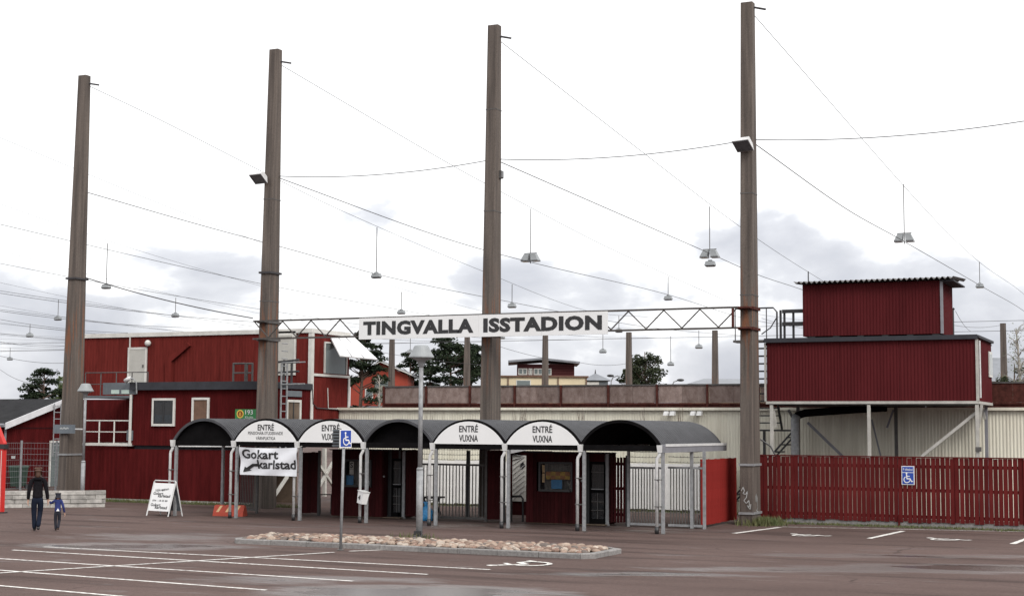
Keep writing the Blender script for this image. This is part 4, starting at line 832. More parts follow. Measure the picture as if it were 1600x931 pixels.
for u in (1207, 1405): c = P(u, 815, Y=YFn-.04); B(c.x-.03, c.x+.03, YFn-.06, YFn-.03, 0, .35).build('foot', 'red_fence', t)
# parking sign on it
Ys = YFn-.05; x0, x1, z0, z1_ = rectY(1408.5, 727.5, 1429, 757, Ys)
t = thing('disabled_parking_sign', 'blue and white wheelchair parking sign screwed to the red slatted fence', 'sign', ((x0+x1)/2, Ys, z0))
B(x0, x1, Ys-.01, Ys+.02, z0, z1_).build('plate', 'white_clean', t); zm = z0+(z1_-z0)*.66; bd = .022
B(x0+bd, x1-bd, Ys-.016, Ys-.011, z0+bd, zm-bd*.6).build('blue_field', 'blue', t); B(x0+bd, x1-bd, Ys-.016, Ys-.011, zm+bd*.4, z1_-bd).build('blue_field', 'blue', t)
mb = MB(); wheelchair(mb, (x0+(x1-x0)*.5-.16, Ys-.016, z0+.05), X_, Z_, .33, (0, -1, 0)); mb.build('wheelchair_symbol', 'white_clean', t)
lettering('P tillstånd', (x0+.05, Ys-.016, zm+.055), X_, Z_, (x1-x0)-.1, .07, (0, -1, 0), 'white_clean', t, .005)
# red board fence running back to the pylon
xs = -13.80; t = thing('side_fence', 'short bright red board fence running back from the end gate to the rightmost pylon', 'fence', (xs, 44.5, 0))
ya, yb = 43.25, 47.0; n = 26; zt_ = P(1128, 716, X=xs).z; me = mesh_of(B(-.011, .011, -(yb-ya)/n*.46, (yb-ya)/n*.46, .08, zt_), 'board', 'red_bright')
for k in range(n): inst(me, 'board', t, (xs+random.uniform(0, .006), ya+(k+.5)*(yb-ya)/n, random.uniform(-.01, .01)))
B(xs-.06, xs-.013, ya, yb, zt_-.3, zt_-.2).build('rail', 'red_dark', t); B(xs-.06, xs-.013, ya, yb, .3, .4).build('rail', 'red_dark', t)
# ================================================================== ENTRANCE CANOPIES
CX = [-14.0762-(7-i)*2.4111 for i in range(8)]; YC = 40.43; YCB = 45.36; ZE, ZA = 2.47, 3.16
clab = ['dark arched canopy at the left end of the row, open front without a panel', 'arched canopy whose white front panel has three lines of black lettering', 'arched canopy with a white two line panel partly covered by the blue post sign',
        'open dark arched canopy in the middle of the row behind the tall lamp post', 'arched canopy with a white two line panel, in front of the middle pylon', 'arched canopy with a white two line panel above the booth with the bright posters', 'open arched canopy at the right end of the row, with pale side gutter']
half = (CX[1]-CX[0])/2; rise = ZA-ZE; R = (half*half+rise*rise)/(2*rise); A0 = math.asin(half/R)
def arc(u, dr=0): a_ = -A0+2*A0*u; return (R+dr)*math.sin(a_), ZE-(R-rise)+(R+dr)*math.cos(a_)
nA = 20
def sheet(cx, y0, y1, prof_y, dr, m, name, t):
    mb = MB(); vs = []; ny = len(prof_y)
    for y, a_ in prof_y:
        for k in range(nA+1): x, z = arc(k/nA, dr+a_); vs.append((cx+x, y, z))
    mb.add(vs, [(j*(nA+1)+k, j*(nA+1)+k+1, (j+1)*(nA+1)+k+1, (j+1)*(nA+1)+k) for j in range(ny-1) for k in range(nA)]); return mb.build(name, m, t)
def rim(cx, y0, y1, r0, r1, m, name, t):
    mb = MB(); vs = []
    for k in range(nA+1):
        x0_, z0_ = arc(k/nA, r0); x1_, z1_ = arc(k/nA, r1); vs += [(cx+x0_, y0, z0_), (cx+x1_, y0, z1_), (cx+x1_, y1, z1_), (cx+x0_, y1, z0_)]
    fs = [(4*k+j, 4*k+(j+1) % 4, 4*k+4+(j+1) % 4, 4*k+4+j) for k in range(nA) for j in range(4)]+[(0, 1, 2, 3), (4*nA+3, 4*nA+2, 4*nA+1, 4*nA)]
    mb.add(vs, fs); return mb.build(name, m, t)
def lunette(cx, y0, y1, dr, m, name, t):
    ps = [arc(k/nA, dr) for k in range(nA+1)]; mb = MB(); mb.prism([(cx+x, z) for x, z in ps], (0, y0, 0), X_, Z_, Y_*(y1-y0)); return mb.build(name, m, t)
prof_y = []; ny = 36
for k in range(ny): y = YC+.03+(YCB-YC-.06)*k/ny; st = (YCB-YC-.06)/ny; prof_y += [(y, 0), (y+st*.4, 0), (y+st*.5, .03), (y+st*.9, .03)]
CAN = []
def post(t, x, y, z, first=False):
    B(x+.05, x+.135, y-.02, y+.065, 0.012, z).build('post', 'galv', t); B(x+.02, x+.165, y-.05, y+.095, 0, .011).build('base_plate', 'galv_dark', t)
def pipe(t, x, y):
    MB().tube([(x+.0, y-.06, 2.27), (x+.0, y-.06, 2.22), (x-.015, y-.06, 2.18), (x-.07, y-.06, 2.10), (x-.085, y-.06, 2.04), (x-.085, y-.06, .2)], .045, 10).build('downpipe', 'pvc', t, smooth=True)
    MB().tube([(x-.085, y-.06, .199), (x-.085, y-.06, .0)], .06, 10).build('pipe_boot', 'black', t, smooth=True)
    MB().hexa([(x-.045, y-.12, 2.27), (x+.065, y-.12, 2.27), (x+.065, y-.02, 2.27), (x-.045, y-.02, 2.27)], [(x-.065, y-.13, 2.48), (x+.075, y-.13, 2.48), (x+.075, y-.021, 2.48), (x-.065, y-.021, 2.48)]).build('hopper', 'pvc', t)
    for z in (.75, 1.5): B(x-.14, x+.049, y-.11, y-.021, z, z+.025).build('pipe_clip', 'galv_dark', t)
for i in range(7):
    x0, x1 = CX[i], CX[i+1]; cx = (x0+x1)/2
    YCB = 46.3 if i == 6 else 45.36; t = thing('entrance_canopy', clab[i], 'canopy', (cx, YC, 0), 'arched canopies over the stadium entrance'); CAN.append(t)
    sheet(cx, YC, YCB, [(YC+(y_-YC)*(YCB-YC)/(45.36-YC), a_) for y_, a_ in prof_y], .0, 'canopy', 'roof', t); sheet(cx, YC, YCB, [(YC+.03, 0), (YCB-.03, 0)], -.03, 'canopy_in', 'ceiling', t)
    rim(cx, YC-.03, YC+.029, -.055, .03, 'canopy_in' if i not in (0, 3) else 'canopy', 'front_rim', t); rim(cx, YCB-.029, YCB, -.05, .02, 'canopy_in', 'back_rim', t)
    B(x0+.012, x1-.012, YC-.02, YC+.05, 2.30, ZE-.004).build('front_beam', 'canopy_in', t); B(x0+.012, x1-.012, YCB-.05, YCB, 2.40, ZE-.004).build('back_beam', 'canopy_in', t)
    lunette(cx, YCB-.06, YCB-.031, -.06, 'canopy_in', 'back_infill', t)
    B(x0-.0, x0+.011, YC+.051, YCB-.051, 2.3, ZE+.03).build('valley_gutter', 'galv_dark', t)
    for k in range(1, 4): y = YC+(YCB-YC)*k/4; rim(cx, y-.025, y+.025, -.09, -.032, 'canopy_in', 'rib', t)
    if i in (1, 2, 4, 5):
        p = lunette(cx, YC-.045, YC-.031, -.035, 'white_clean', 'name_panel', t)
        # lettering
        if i == 1:
            lettering('ENTRÉ', (cx-.30, YC-.045, ZE+.345), X_, Z_, .62, .235, (0, -1, 0), 'letter', t, .021)
            lettering('PENSIONÄR-STUDERANDE', (cx-.66, YC-.045, ZE+.205), X_, Z_, 1.32, .125, (0, -1, 0), 'letter', t, .004)
            lettering('VÄRNPLIKTIGA', (cx-.36, YC-.045, ZE+.045), X_, Z_, .74, .125, (0, -1, 0), 'letter', t, .004)
        elif i == 2:
            lettering('ENTRÉ-', (cx-.31, YC-.045, ZE+.335), X_, Z_, .72, .245, (0, -1, 0), 'letter', t, .021); lettering('VUXNA', (cx-.31, YC-.045, ZE+.055), X_, Z_, .64, .20, (0, -1, 0), 'letter', t, .021)
        else:
            lettering('ENTRÉ', (cx-.31, YC-.045, ZE+.335), X_, Z_, .63, .245, (0, -1, 0), 'letter', t, .021); lettering('VUXNA', (cx-.31, YC-.045, ZE+.055), X_, Z_, .63, .20, (0, -1, 0), 'letter', t, .021)
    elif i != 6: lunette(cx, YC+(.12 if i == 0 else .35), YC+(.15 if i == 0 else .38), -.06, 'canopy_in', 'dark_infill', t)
    if i == 0: post(t, x0, YC, 2.299); pipe(t, x0, YC); post(t, x0, YC+2.6, 2.299)
    post(t, x1 if i < 6 else x1-.02, YC, 2.299); pipe(t, x1, YC); post(t, x1 if i < 6 else x1-.02, YC+2.6, 2.299) if i in (6,) else None
x1 = CX[7]; B(x1+.02, x1+.17, YC-.03, YCB, 2.27, 2.50).build('side_gutter', 'gutter', CAN[6]); B(x1+.172, x1+.19, YC-.04, YCB, 2.44, 2.515).build('gutter_lip', 'pvc', CAN[6])
# ================================================================== GATES AND SCREENS UNDER THE CANOPIES
YG = 43.08
def bar_gate(px0, px1, pyt, pyb, nb, label, m='galv', group='steel bar gates', Y=YG, wires=True, posts=(True, True)):
    x0, x1, z0, z1 = rectY(px0, pyt, px1, pyb, Y); z0, z1 = max(.05, P((px0+px1)/2, pyb, Y=Y).z), P((px0+px1)/2, pyt, Y=Y).z
    t = thing('bar_gate', label, 'gate', ((x0+x1)/2, Y, 0), group)
    B(x0+.0, x1-.0, Y-.025, Y+.025, z1-.06, z1).build('top_rail', m, t); B(x0, x1, Y-.025, Y+.025, z0, z0+.07).build('bottom_rail', m, t)
    me = mesh_of(B(-.013, .013, -.013, .013, z0+.071, z1-.061), 'bar', 'galv_dark')
    for k in range(nb): inst(me, 'bar', t, (x0+.08+(x1-x0-.16)*k/(nb-1), Y, 0))
    for s, x in zip(posts, (x0-.055, x1+.055)):
        if s: B(x-.04, x+.04, Y-.04, Y+.04, 0, 2.29 if s is True else s).build('gate_post', m, t)
    if wires:
        for k in range(3):
            z = z1+.14+k*.16; mb = MB(); mb.tube(sag_between((x0, Y, z), (x1, Y, z), .02, 8), .007, 4)
            for j in range(int((x1-x0)/.11)): xx = x0+.05+j*.11; mb.bar((xx, Y-.02, z-.02), (xx+.01, Y+.02, z+.02), .006)
            mb.build('barbed_wire', 'wire', t)
    return t
bar_gate(985, 1033, 729, 822, 10, 'steel bar gate leaf under the rightmost canopy, left of the end post')
bar_gate(1044, 1098, 729, 825, 11, 'steel bar gate leaf beside the bright red side fence', posts=(False, True))
bar_gate(659, 757, 724, 811, 19, 'wide dark steel bar gate behind the tall lamp post', m='galv_dark', posts=(False, True))
c = P(731, 800, Y=YG+1.2); tag(B(c.x-.05, c.x+.05, YG+1.15, YG+1.25, 0, 2.2).build('steel_post', 'black', org=(c.x, YG+1.2, 0)), 'dark steel post behind the right part of the wide bar gate', 'post')
bar_gate(374, 399, 735, 797, 9, 'narrow dark bar gate under the kart track banner', m='galv_dark', wires=False)
def board_screen(px0, px1, pyt, pyb, nb, label, m, gap=.86, Y=YG, posts=True, rails=True):
    x0, x1, _, _ = rectY(px0, pyt, px1, pyb, Y); z0, z1 = max(.08, P(px0, pyb, Y=Y).z), P(px0, pyt, Y=Y).z; pt = (x1-x0)/nb
    t = thing('board_screen', label, 'fence', ((x0+x1)/2, Y, 0), 'board screens between the booths and gates'); me = mesh_of(B(-pt*gap/2, pt*gap/2, -.011, .011, z0, z1), 'board', m)
    for k in range(nb): inst(me, 'board', t, (x0+(k+.5)*pt, Y+random.uniform(-.004, .004), random.uniform(-.012, .012)))
    for q in (.12, .52, .9): z = z0+(z1-z0)*q; B(x0, x1, Y+.018, Y+.055, z-.045, z+.045).build('rail', m, t)
    if posts:
        for x in (x0-.04, x1+.04): B(x-.039, x+.039, Y-.03, Y+.05, 0, z1+.06).build('post', 'black', t)
    return t
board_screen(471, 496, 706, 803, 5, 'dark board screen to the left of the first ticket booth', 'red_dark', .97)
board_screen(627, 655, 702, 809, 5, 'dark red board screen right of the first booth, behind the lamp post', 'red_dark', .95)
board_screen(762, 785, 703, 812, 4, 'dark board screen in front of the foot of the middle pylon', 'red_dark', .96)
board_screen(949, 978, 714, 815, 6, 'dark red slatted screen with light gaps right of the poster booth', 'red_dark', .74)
# ticket booths
def booth(px0, px1, pxd0, pxd1, pyb, label, wpx, posters):
    Y = 42.75; x0, x1 = P(px0, 780, Y=Y).x, P(px1, 780, Y=Y).x; xd0, xd1 = P(pxd0, 780, Y=Y).x, P(pxd1, 780, Y=Y).x; zt_ = 2.18
    t = thing('ticket_booth', label, 'booth', ((x0+x1)/2, Y, 0), 'ticket booths under the canopies')
    wx0, wx1, wz0, wz1 = rectY(*wpx, Y)
    # front wall boards: each one a piece, cut round the window
    nb = 15; pt = (x1-x0)/nb
    for k in range(nb):
        a_, b_ = x0+k*pt+.003, x0+(k+1)*pt-.003; o = random.uniform(-.003, .003)
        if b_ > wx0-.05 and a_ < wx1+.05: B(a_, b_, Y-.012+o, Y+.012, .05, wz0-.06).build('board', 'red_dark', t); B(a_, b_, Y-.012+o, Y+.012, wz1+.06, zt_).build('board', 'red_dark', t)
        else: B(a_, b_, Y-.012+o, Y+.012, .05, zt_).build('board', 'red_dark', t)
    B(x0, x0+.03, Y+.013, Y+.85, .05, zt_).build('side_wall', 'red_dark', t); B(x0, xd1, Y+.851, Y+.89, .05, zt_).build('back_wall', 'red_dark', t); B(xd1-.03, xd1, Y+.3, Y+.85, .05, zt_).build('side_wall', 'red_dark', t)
    B(x0+.031, xd1-.031, Y+.02, Y+.85, .02, .048).build('floor', 'interior', t)
    f = MB(); f.box(wx0-.06, wx0, Y-.04, Y+.04, wz0-.06, wz1+.06).box(wx1, wx1+.06, Y-.04, Y+.04, wz0-.06, wz1+.06).box(wx0, wx1, Y-.04, Y+.04, wz1, wz1+.06).box(wx0, wx1, Y-.1, Y+.04, wz0-.06, wz0); f = f.build('window', 'black', t)
    B(wx0, wx1, Y+.012, Y+.02, wz0, wz1).build('pane', 'glass_thin', f); B(wx0, wx1, Y+.3, Y+.32, wz0-.1, wz1+.1).build('blind', 'curtain', f)
    for (u0, u1, v0, v1, m) in posters:
        B(wx0+(wx1-wx0)*u0, wx0+(wx1-wx0)*u1, Y+.022, Y+.026, wz0+(wz1-wz0)*v0, wz0+(wz1-wz0)*v1).build('poster', m, f)
    # door part set back at the right
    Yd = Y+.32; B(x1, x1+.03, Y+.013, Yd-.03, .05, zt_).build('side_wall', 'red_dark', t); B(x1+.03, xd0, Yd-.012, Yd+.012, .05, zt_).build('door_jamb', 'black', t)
    d = MB(); e_ = .07; d.box(xd0, xd0+e_, Yd-.02, Yd+.02, .06, zt_-.25).box(xd1-.1-e_, xd1-.1, Yd-.02, Yd+.02, .06, zt_-.25).box(xd0+e_, xd1-.1-e_, Yd-.02, Yd+.02, zt_-.33, zt_-.25)
    d.box(xd0+e_, xd1-.1-e_, Yd-.02, Yd+.02, .06, .2).box(xd0+e_, xd1-.1-e_, Yd-.02, Yd+.02, .98, 1.08); d = d.build('door', 'canopy_in', t)
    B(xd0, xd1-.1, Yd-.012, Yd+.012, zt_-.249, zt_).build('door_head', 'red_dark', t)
    xi0, xi1 = xd0+e_, xd1-.1-e_
    B(xi0, xi1, Yd-.004, Yd+.004, 1.08, zt_-.33).build('pane', 'glass', d); B(xi0, xi1, Yd+.05, Yd+.07, 1.0, zt_-.33).build('curtain', 'curtain', d); B(xi0, xi1, Yd-.004, Yd+.004, .2, .98).build('pane', 'glass', d)
    g_ = MB(); zz = (.2, .46, .72, .98); xm = (xi0+xi1)/2; g_.box(xm-.012, xm+.012, Yd-.03, Yd-.006, .2, .98)
    for z in (.46, .72): g_.box(xi0, xm-.013, Yd-.03, Yd-.006, z-.012, z+.012).box(xm+.013, xi1, Yd-.03, Yd-.006, z-.012, z+.012)
    g_.build('glazing_bar', 'galv_dark', d); B(xi0, xi1, Yd-.035, Yd-.021, 1.6, 1.63).build('glazing_bar', 'galv_dark', d); B(xi0, xi1, Yd-.04, Yd-.021, 1.082, 1.11).build('glazing_bar', 'galv', d)
    B(xd1-.098, xd1-.0, Yd-.06, Yd+.03, .0, zt_).build('door_post', 'galv', t); B(x0-.05, xd1, Y-.1, Y+.95, zt_+.001, zt_+.03).build('roof', 'tar', t)
    MB().ball((x1+.07, Y-.02, 1.35), .035).build('bell', 'galv', t)
    return t
pb = [(.0, .30, .0, .40, 'poster_blue'), (.13, .30, .45, .66, 'white'), (.13, .3, .68, .98, 'white'), (.88, 1.0, .0, .2, 'pale_print')]
b1 = booth(518, 597, 604, 626, 808, 'dark ticket booth behind the litter box, with a blue and white window poster', (541, 720, 578, 758), pb)
Yb = 42.75+.021; wx0, wx1, wz0, wz1 = rectY(541, 720, 578, 758, 42.75); W_ = wx1-wx0; H_ = wz1-wz0
lettering('S', (wx0+W_*.155, Yb, wz0+H_*.71), X_, Z_, W_*.12, H_*.24, (0, -1, 0), 'letter', b1, .03, name='poster_letter', off=.003)
pb = [(.04, .12, .66, .95, 'stripe'), (.04, .12, .27, .62, 'stripe'), (.34, .70, .03, .38, 'poster_blue'), (.97, 1.0, .1, .95, 'poster_orange')]
for k in range(5): pb.append((.16+k*.16, .16+k*.16+.158, .40, .54, ('poster_yellow', 'poster_orange')[k % 2])); pb.append((.16+k*.16, .16+k*.16+.158, .545, .70, ('poster_orange', 'poster_yellow')[k % 2]))
booth(822, 906, 915, 946, 818, 'dark red ticket booth at the right, window full of yellow and blue posters', (845, 724, 892, 765), pb)
# small shed with a white door behind
Y = 46.9; x0, x1 = P(794, 750, Y=Y).x, P(834, 750, Y=Y).x
t = thing('red_shed', 'small red shed with a white herringbone door seen left of the poster booth', 'shed', ((x0+x1)/2, Y, 0))
B(x0, x1, Y, Y+1.6, 0, 2.15).build('wall', 'red_dark', t); a_, b_ = P(801, 711, Y=Y-.03), P(822, 783, Y=Y-.03)
d = B(a_.x, b_.x, Y-.04, Y-.004, max(.1, b_.z), a_.z).build('door', 'white', t)
for k in range(10):
    z = max(.1, b_.z)+.05+k*.17; MB().bar((a_.x+.04, Y-.046, z), (b_.x-.04, Y-.046, min(z+.33, a_.z-.03)), .012, .10, up=(0, 1, 0)).build('herringbone_board', 'white_clean', d)
cx, cz = P(817, 727, Y=Y-.06).x, P(817, 727, Y=Y-.06).z; MB().prism([(-.1, 0), (0, -.12), (.1, 0), (0, .12)], (cx, Y-.06, cz), X_, Z_, Y_*-.01).build('diamond_pane', 'black', d)
p0, p1 = P(793, 706, Y=Y-.2), P(822, 700, Y=Y-.2); MB().bar(p0, p1, .04, .14).build('barge_board', 'barge', t); MB().hexa([(x0-.1, Y-.2, p0.z+.1), (x1, Y-.2, p0.z+.2), (x1, Y+1.7, p0.z+.2), (x0-.1, Y+1.7, p0.z+.1)], [(x0-.1, Y-.2, p0.z+.14), (x1, Y-.2, p0.z+.24), (x1, Y+1.7, p0.z+.24), (x0-.1, Y+1.7, p0.z+.14)]).build('roof', 'white', t)
# bent tube barrier
Y = 43.6; p = [P(799, 815, Y=Y), P(799, 778, Y=Y), P(801, 775, Y=Y), P(814, 775, Y=Y), P(817, 779, Y=Y), P(817, 818, Y=Y)]; p[0].z = p[-1].z = 0
tag(MB().tube(p, .035, 8).build('tube_barrier', 'black', org=(p[0].x, Y, 0)), 'bent black tube barrier in the opening left of the poster booth', 'barrier')
Y = 44.3; p = [P(500, 808, Y=Y), P(500, 772, Y=Y), P(518, 772, Y=Y), P(517, 808, Y=Y)]; p[0].z = p[-1].z = 0
tag(MB().tube(p, .03, 8).build('tube_barrier', 'black', org=(p[0].x, Y, 0)), 'low black tube barrier in the gap left of the first booth', 'barrier')
# table with bag behind the gate
Y = 45.6; a_, b_ = P(660, 776, Y=Y), P(688, 776, Y=Y)
t = thing('picnic_table', 'dark table seen through the wide bar gate', 'table', ((a_.x+b_.x)/2, Y, 0)); B(a_.x, b_.x, Y-.35, Y+.35, a_.z-.03, a_.z+.03).build('tabletop', 'black', t)
for x in (a_.x+.15, b_.x-.15): MB().bar((x, Y-.3, 0), (x, Y+.2, a_.z-.031), .06).build('leg', 'black', t); MB().bar((x, Y+.3, 0), (x, Y-.2, a_.z-.031), .06).build('leg', 'black', t)
c = P(666.5, 812, Y=42.4); c.z = 0
mb = MB(); prof = [(.02, 0), (.17, .01), (.20, .12), (.185, .3), (.13, .42), (.07, .5), (.05, .54), (.09, .60), (.02, .61)]; mb.lathe(c, prof, 16)
for v in mb.v: v.x += .03*math.sin(v.z*17+v.y*23); v.y += .03*math.sin(v.z*13+v.x*19)
tag(mb.build('rubbish_bag', 'bag', org=c, smooth=True), 'bright blue plastic bag on the ground beside the lamp post', 'bag')
# litter box strapped to a canopy post
c = Vector((CX[3]+.13, YC-.26, P(577, 777, Y=YC-.26).z)); t = thing('litter_box', 'white tilted litter box with a dark mark, strapped to a canopy post', 'litter bin', c)
rotm = Matrix.Rotation(math.radians(11), 3, 'Y') @ Matrix.Rotation(math.radians(-24), 3, 'Z')
mb = MB(); mb.hexa([(-.12, -.1, -.19), (.12, -.1, -.19), (.12, .1, -.19), (-.12, .1, -.19)], [(-.14, -.12, .17), (.14, -.12, .17), (.14, .12, .17), (-.14, .12, .17)]); mb.v = [rotm @ v+c for v in mb.v]; mb.build('box', 'white_clean', t)
mb = MB(); mb.box(-.155, .155, -.135, .13, .171, .2); mb.v = [rotm @ v+c for v in mb.v]; mb.build('lid', 'pvc', t)
lettering('4', c+rotm @ Vector((-.07, -.115, -.08)), rotm @ X_, rotm @ Z_, .11, .15, rotm @ Vector((0, -1, 0)), 'letter', t, .03, name='mark', off=.012)
B(CX[3]+.045, CX[3]+.175, YC-.06, YC-.025, c.z-.03, c.z+.03).build('strap', 'galv_dark', t); MB().bar((c.x, YC-.15, c.z), (CX[3]+.11, YC-.055, c.z), .04).build('bracket', 'galv_dark', t)
# ================================================================== KART TRACK BANNER, A-BOARD, BARRIER
Yb = YC-.16; q = [P(375, 741, Y=Yb), P(463, 744, Y=Yb), P(464, 699, Y=Yb), P(374, 698, Y=Yb)]
t = thing('cloth_banner', 'white cloth banner with an arrow, tied between two posts under the second canopy', 'banner', ((q[0].x+q[1].x)/2, Yb, q[0].z))
mb = MB(); nu, nv = 24, 10; front = []
def bpt(u, v):
    p = q[0].lerp(q[1], u).lerp(q[3].lerp(q[2], u), v); sagv = -.03*math.sin(math.pi*u)*(v)
    return Vector((p.x, Yb+.025*math.sin(u*7+v*3)+.02*math.sin((u*1.3-v)*9)+.02*math.sin(v*5+u*2), p.z+sagv))
front = [bpt(i/nu, j/nv) for j in range(nv+1) for i in range(nu+1)]; m_ = len(front)
fs = [(j*(nu+1)+i, j*(nu+1)+i+1, (j+1)*(nu+1)+i+1, (j+1)*(nu+1)+i) for j in range(nv) for i in range(nu)]
mb.add(front+[p+Y_*.006 for p in front], fs+[tuple(k+m_ for k in reversed(f)) for f in fs]); mb.build('cloth', 'cloth', t, smooth=True)
def banner_text(s, u0, v0, u1, v1, bold):
    vs, fs = text2d(s, bold); x0, x1 = min(v[0] for v in vs), max(v[0] for v in vs); y0, y1 = min(v[1] for v in vs), max(v[1] for v in vs)
    mb = MB(); mb.add([bpt(u0+(u1-u0)*(x-x0)/(x1-x0), v0+(v1-v0)*(y-y0)/(y1-y0))-Y_*.012 for x, y in vs], fs); return mb.build('lettering', 'letter', t)
banner_text('Gokart', .05, .60, .68, .94, .026); banner_text('karlstad', .32, .24, .985, .57, .026)
mb = MB(); mb.add([bpt(u, v)-Y_*.012 for u, v in ((.055, .10), (.20, .17), (.165, .20), (.25, .32), (.32, .32), (.32, .42), (.23, .42), (.115, .26), (.085, .30))], [(0, 1, 2, 8), (2, 3, 6, 7), (3, 4, 5, 6), (2, 7, 8)]); mb.build('arrow', 'letter', t)
for k in (3, 2): MB().bar(q[k], (q[k].x+(.1 if k == 2 else -.1), YC-.02, q[k].z+.05), .012).build('tie', 'white', t)
# A-board
a, b = P(229, 805, Z=0), P(262.5, 807, Z=0); d = (b-a); wA = d.length; d.normalize(); nb_ = Vector((d.y, -d.x, 0)); hA = 1.14; lean = .30
t = thing('a_board', 'white folding A-board on the asphalt with black kart track lettering', 'sign board', (a+b)/2, None)
def panel(face, s):
    # face origin at foot, up vector leaning back
    o = a if s > 0 else a-nb_*2*lean; up = (Vector((0, 0, hA))-nb_*lean*s).normalized(); L_ = (Vector((0, 0, hA))-nb_*lean*s).length; n_ = d.cross(up)*1; n_ = n_ if n_.dot(nb_*s) > 0 else -n_
    mb = MB(); r_ = .022; top = [o+up*(L_*.96), o+up*L_+d*.04, o+up*L_+d*(wA-.04), o+up*(L_*.96)+d*wA]
    mb.tube([o]+top+[o+d*wA], r_, 8); mb.build('frame', 'pvc', t)
    mb = MB(); p0, p1, p2, p3 = o+up*.17+d*.03, o+up*.17+d*(wA-.03), o+up*(L_*.93)+d*(wA-.03), o+up*(L_*.93)+d*.03
    mb.add([p0-n_*.008, p1-n_*.008, p2-n_*.008, p3-n_*.008, p0+n_*.008, p1+n_*.008, p2+n_*.008, p3+n_*.008], [(0, 1, 2, 3), (7, 6, 5, 4), (0, 4, 5, 1), (1, 5, 6, 2), (2, 6, 7, 3), (3, 7, 4, 0)]); mb.build('panel', 'white_clean' if s > 0 else 'greybox', t)
    if s > 0:
        tilt = (d*math.cos(.12)+up*math.sin(.12)); tu = (up*math.cos(.12)-d*math.sin(.12))
        lettering('Välkommen', o+up*.80*L_/1.18+d*.16+up*.0, tilt, tu, wA*.62, .085, n_, 'letter', t, .012, off=.011); lettering('till', o+up*(L_*.70)+d*(wA*.46), tilt, tu, wA*.14, .075, n_, 'letter', t, .012, off=.011)
        lettering('Gokart', o+up*(L_*.595)+d*.10, d, up, wA*.46, .10, n_, 'letter', t, .025, off=.011); lettering('karlstad', o+up*(L_*.53)+d*(wA*.34), d, up, wA*.56, .10, n_, 'letter', t, .025, off=.012)
        lettering('054 - 18 55 80', o+up*(L_*.41)+d*.13, d, up, wA*.70, .062, n_, 'letter', t, .02, off=.011)
        lettering('Gokart', o+up*(L_*.275)+d*.09, d, up, wA*.46, .10, n_, 'letter', t, .025, off=.011); lettering('karlstad', o+up*(L_*.205)+d*(wA*.31), d, up, wA*.56, .10, n_, 'letter', t, .025, off=.012)
panel(0, 1); panel(0, -1)
MB().bar(a+Z_*.3-nb_*.08, a-nb_*(2*lean-.08)+Z_*.3, .015).build('hinge_strap', 'black', t)
# red barrier block
a, b = P(332, 805.5, Z=0), P(379, 806.5, Z=0); d = (b-a).normalized(); n_ = Vector((d.y, -d.x, 0)); L_ = (b-a).length
t = thing('barrier_block', 'orange red plastic barrier block with faded cream slanting stripes, beside a canopy post', 'barrier', (a+b)/2)
prof = [(0, 0), (.40, 0), (.37, .12), (.25, .36), (.15, .36), (.03, .12)]; hN = 18; mb = MB(); vs = []
for k in range(hN+1):
    u = k/hN; s_ = 1 if 0 < k < hN else .94; dz = -.035 if (k in (6, 12)) else (.0); vs += [a+d*(L_*u)-n_*(x) + Z_*(max(0, z*s_+(dz if z > .2 else 0))) for x, z in prof]
mb.add(vs, [(6*k+j, 6*k+(j+1) % 6, 6*k+6+(j+1) % 6, 6*k+6+j) for k in range(hN) for j in range(6)]+[(0, 1, 2, 3, 4, 5), tuple(6*hN+j for j in (5, 4, 3, 2, 1, 0))]); mb.build('body', 'orange', t)
f0 = lambda u, z: a+d*(L_*u)-n_*(.03+(z-.12)/.24*.12)+Z_*z+(n_+Z_*.5).normalized()*.006
for u in (.17, .47, .77): MB().add([f0(u-.07, .05+.08), f0(u+.02, .13), f0(u+.11, .33), f0(u+.03, .33)], [(0, 1, 2, 3)]).build('stripe', 'stripe', t)
# ================================================================== LEFT: SHED, STONE WALL, MESH FENCE
XH = -51.2
e0 = P(4, 663, X=XH); r0 = P(93, 627.5, X=XH); ye, yr = e0.y, r0.y; ze_, zr_ = e0.z, r0.z; yb2 = 2*yr-ye; xl = XH-16
t = thing('red_gabled_shed', 'low dark red shed with a dark roof and pale barge board at the left edge', 'building', (XH, yr, 0))
MB().ribs((XH, ye+.3), (XH, yb2-.3), 0, ze_-.1, .14, .015, (1, 0), .1).build('gable_wall', 'red', t)
mb = MB(); k_ = 14; n2 = 40
mb.prism([(ye+.3, ze_-.12), (yb2-.3, ze_-.12), (yr, zr_-.16)], (XH-.1, 0, 0), Y_, Z_, X_*.11); mb.build('gable_top', 'red', t)
B(XH-.1, XH+.02, ye+.3, yb2-.3, P(50, 668, X=XH).z-.05, P(50, 668, X=XH).z+.02).build('gable_board', 'red_dark', t)
MB().ribs((xl, ye+.3), (XH-.05, ye+.3), 0, ze_-.1, .14, .015, (0, -1), .1).build('front_wall', 'red', t)
ex = .35
for y0_, y1_ in ((ye-.15, yr), (yb2+.15, yr)):
    MB().hexa([(xl, y0_, ze_-.08), (XH+ex, y0_, ze_-.08), (XH+ex, y1_, zr_), (xl, y1_, zr_)], [(xl, y0_, ze_+.06), (XH+ex, y0_, ze_+.06), (XH+ex, y1_, zr_+.14), (xl, y1_, zr_+.14)]).build('roof', 'roof_tile', t)
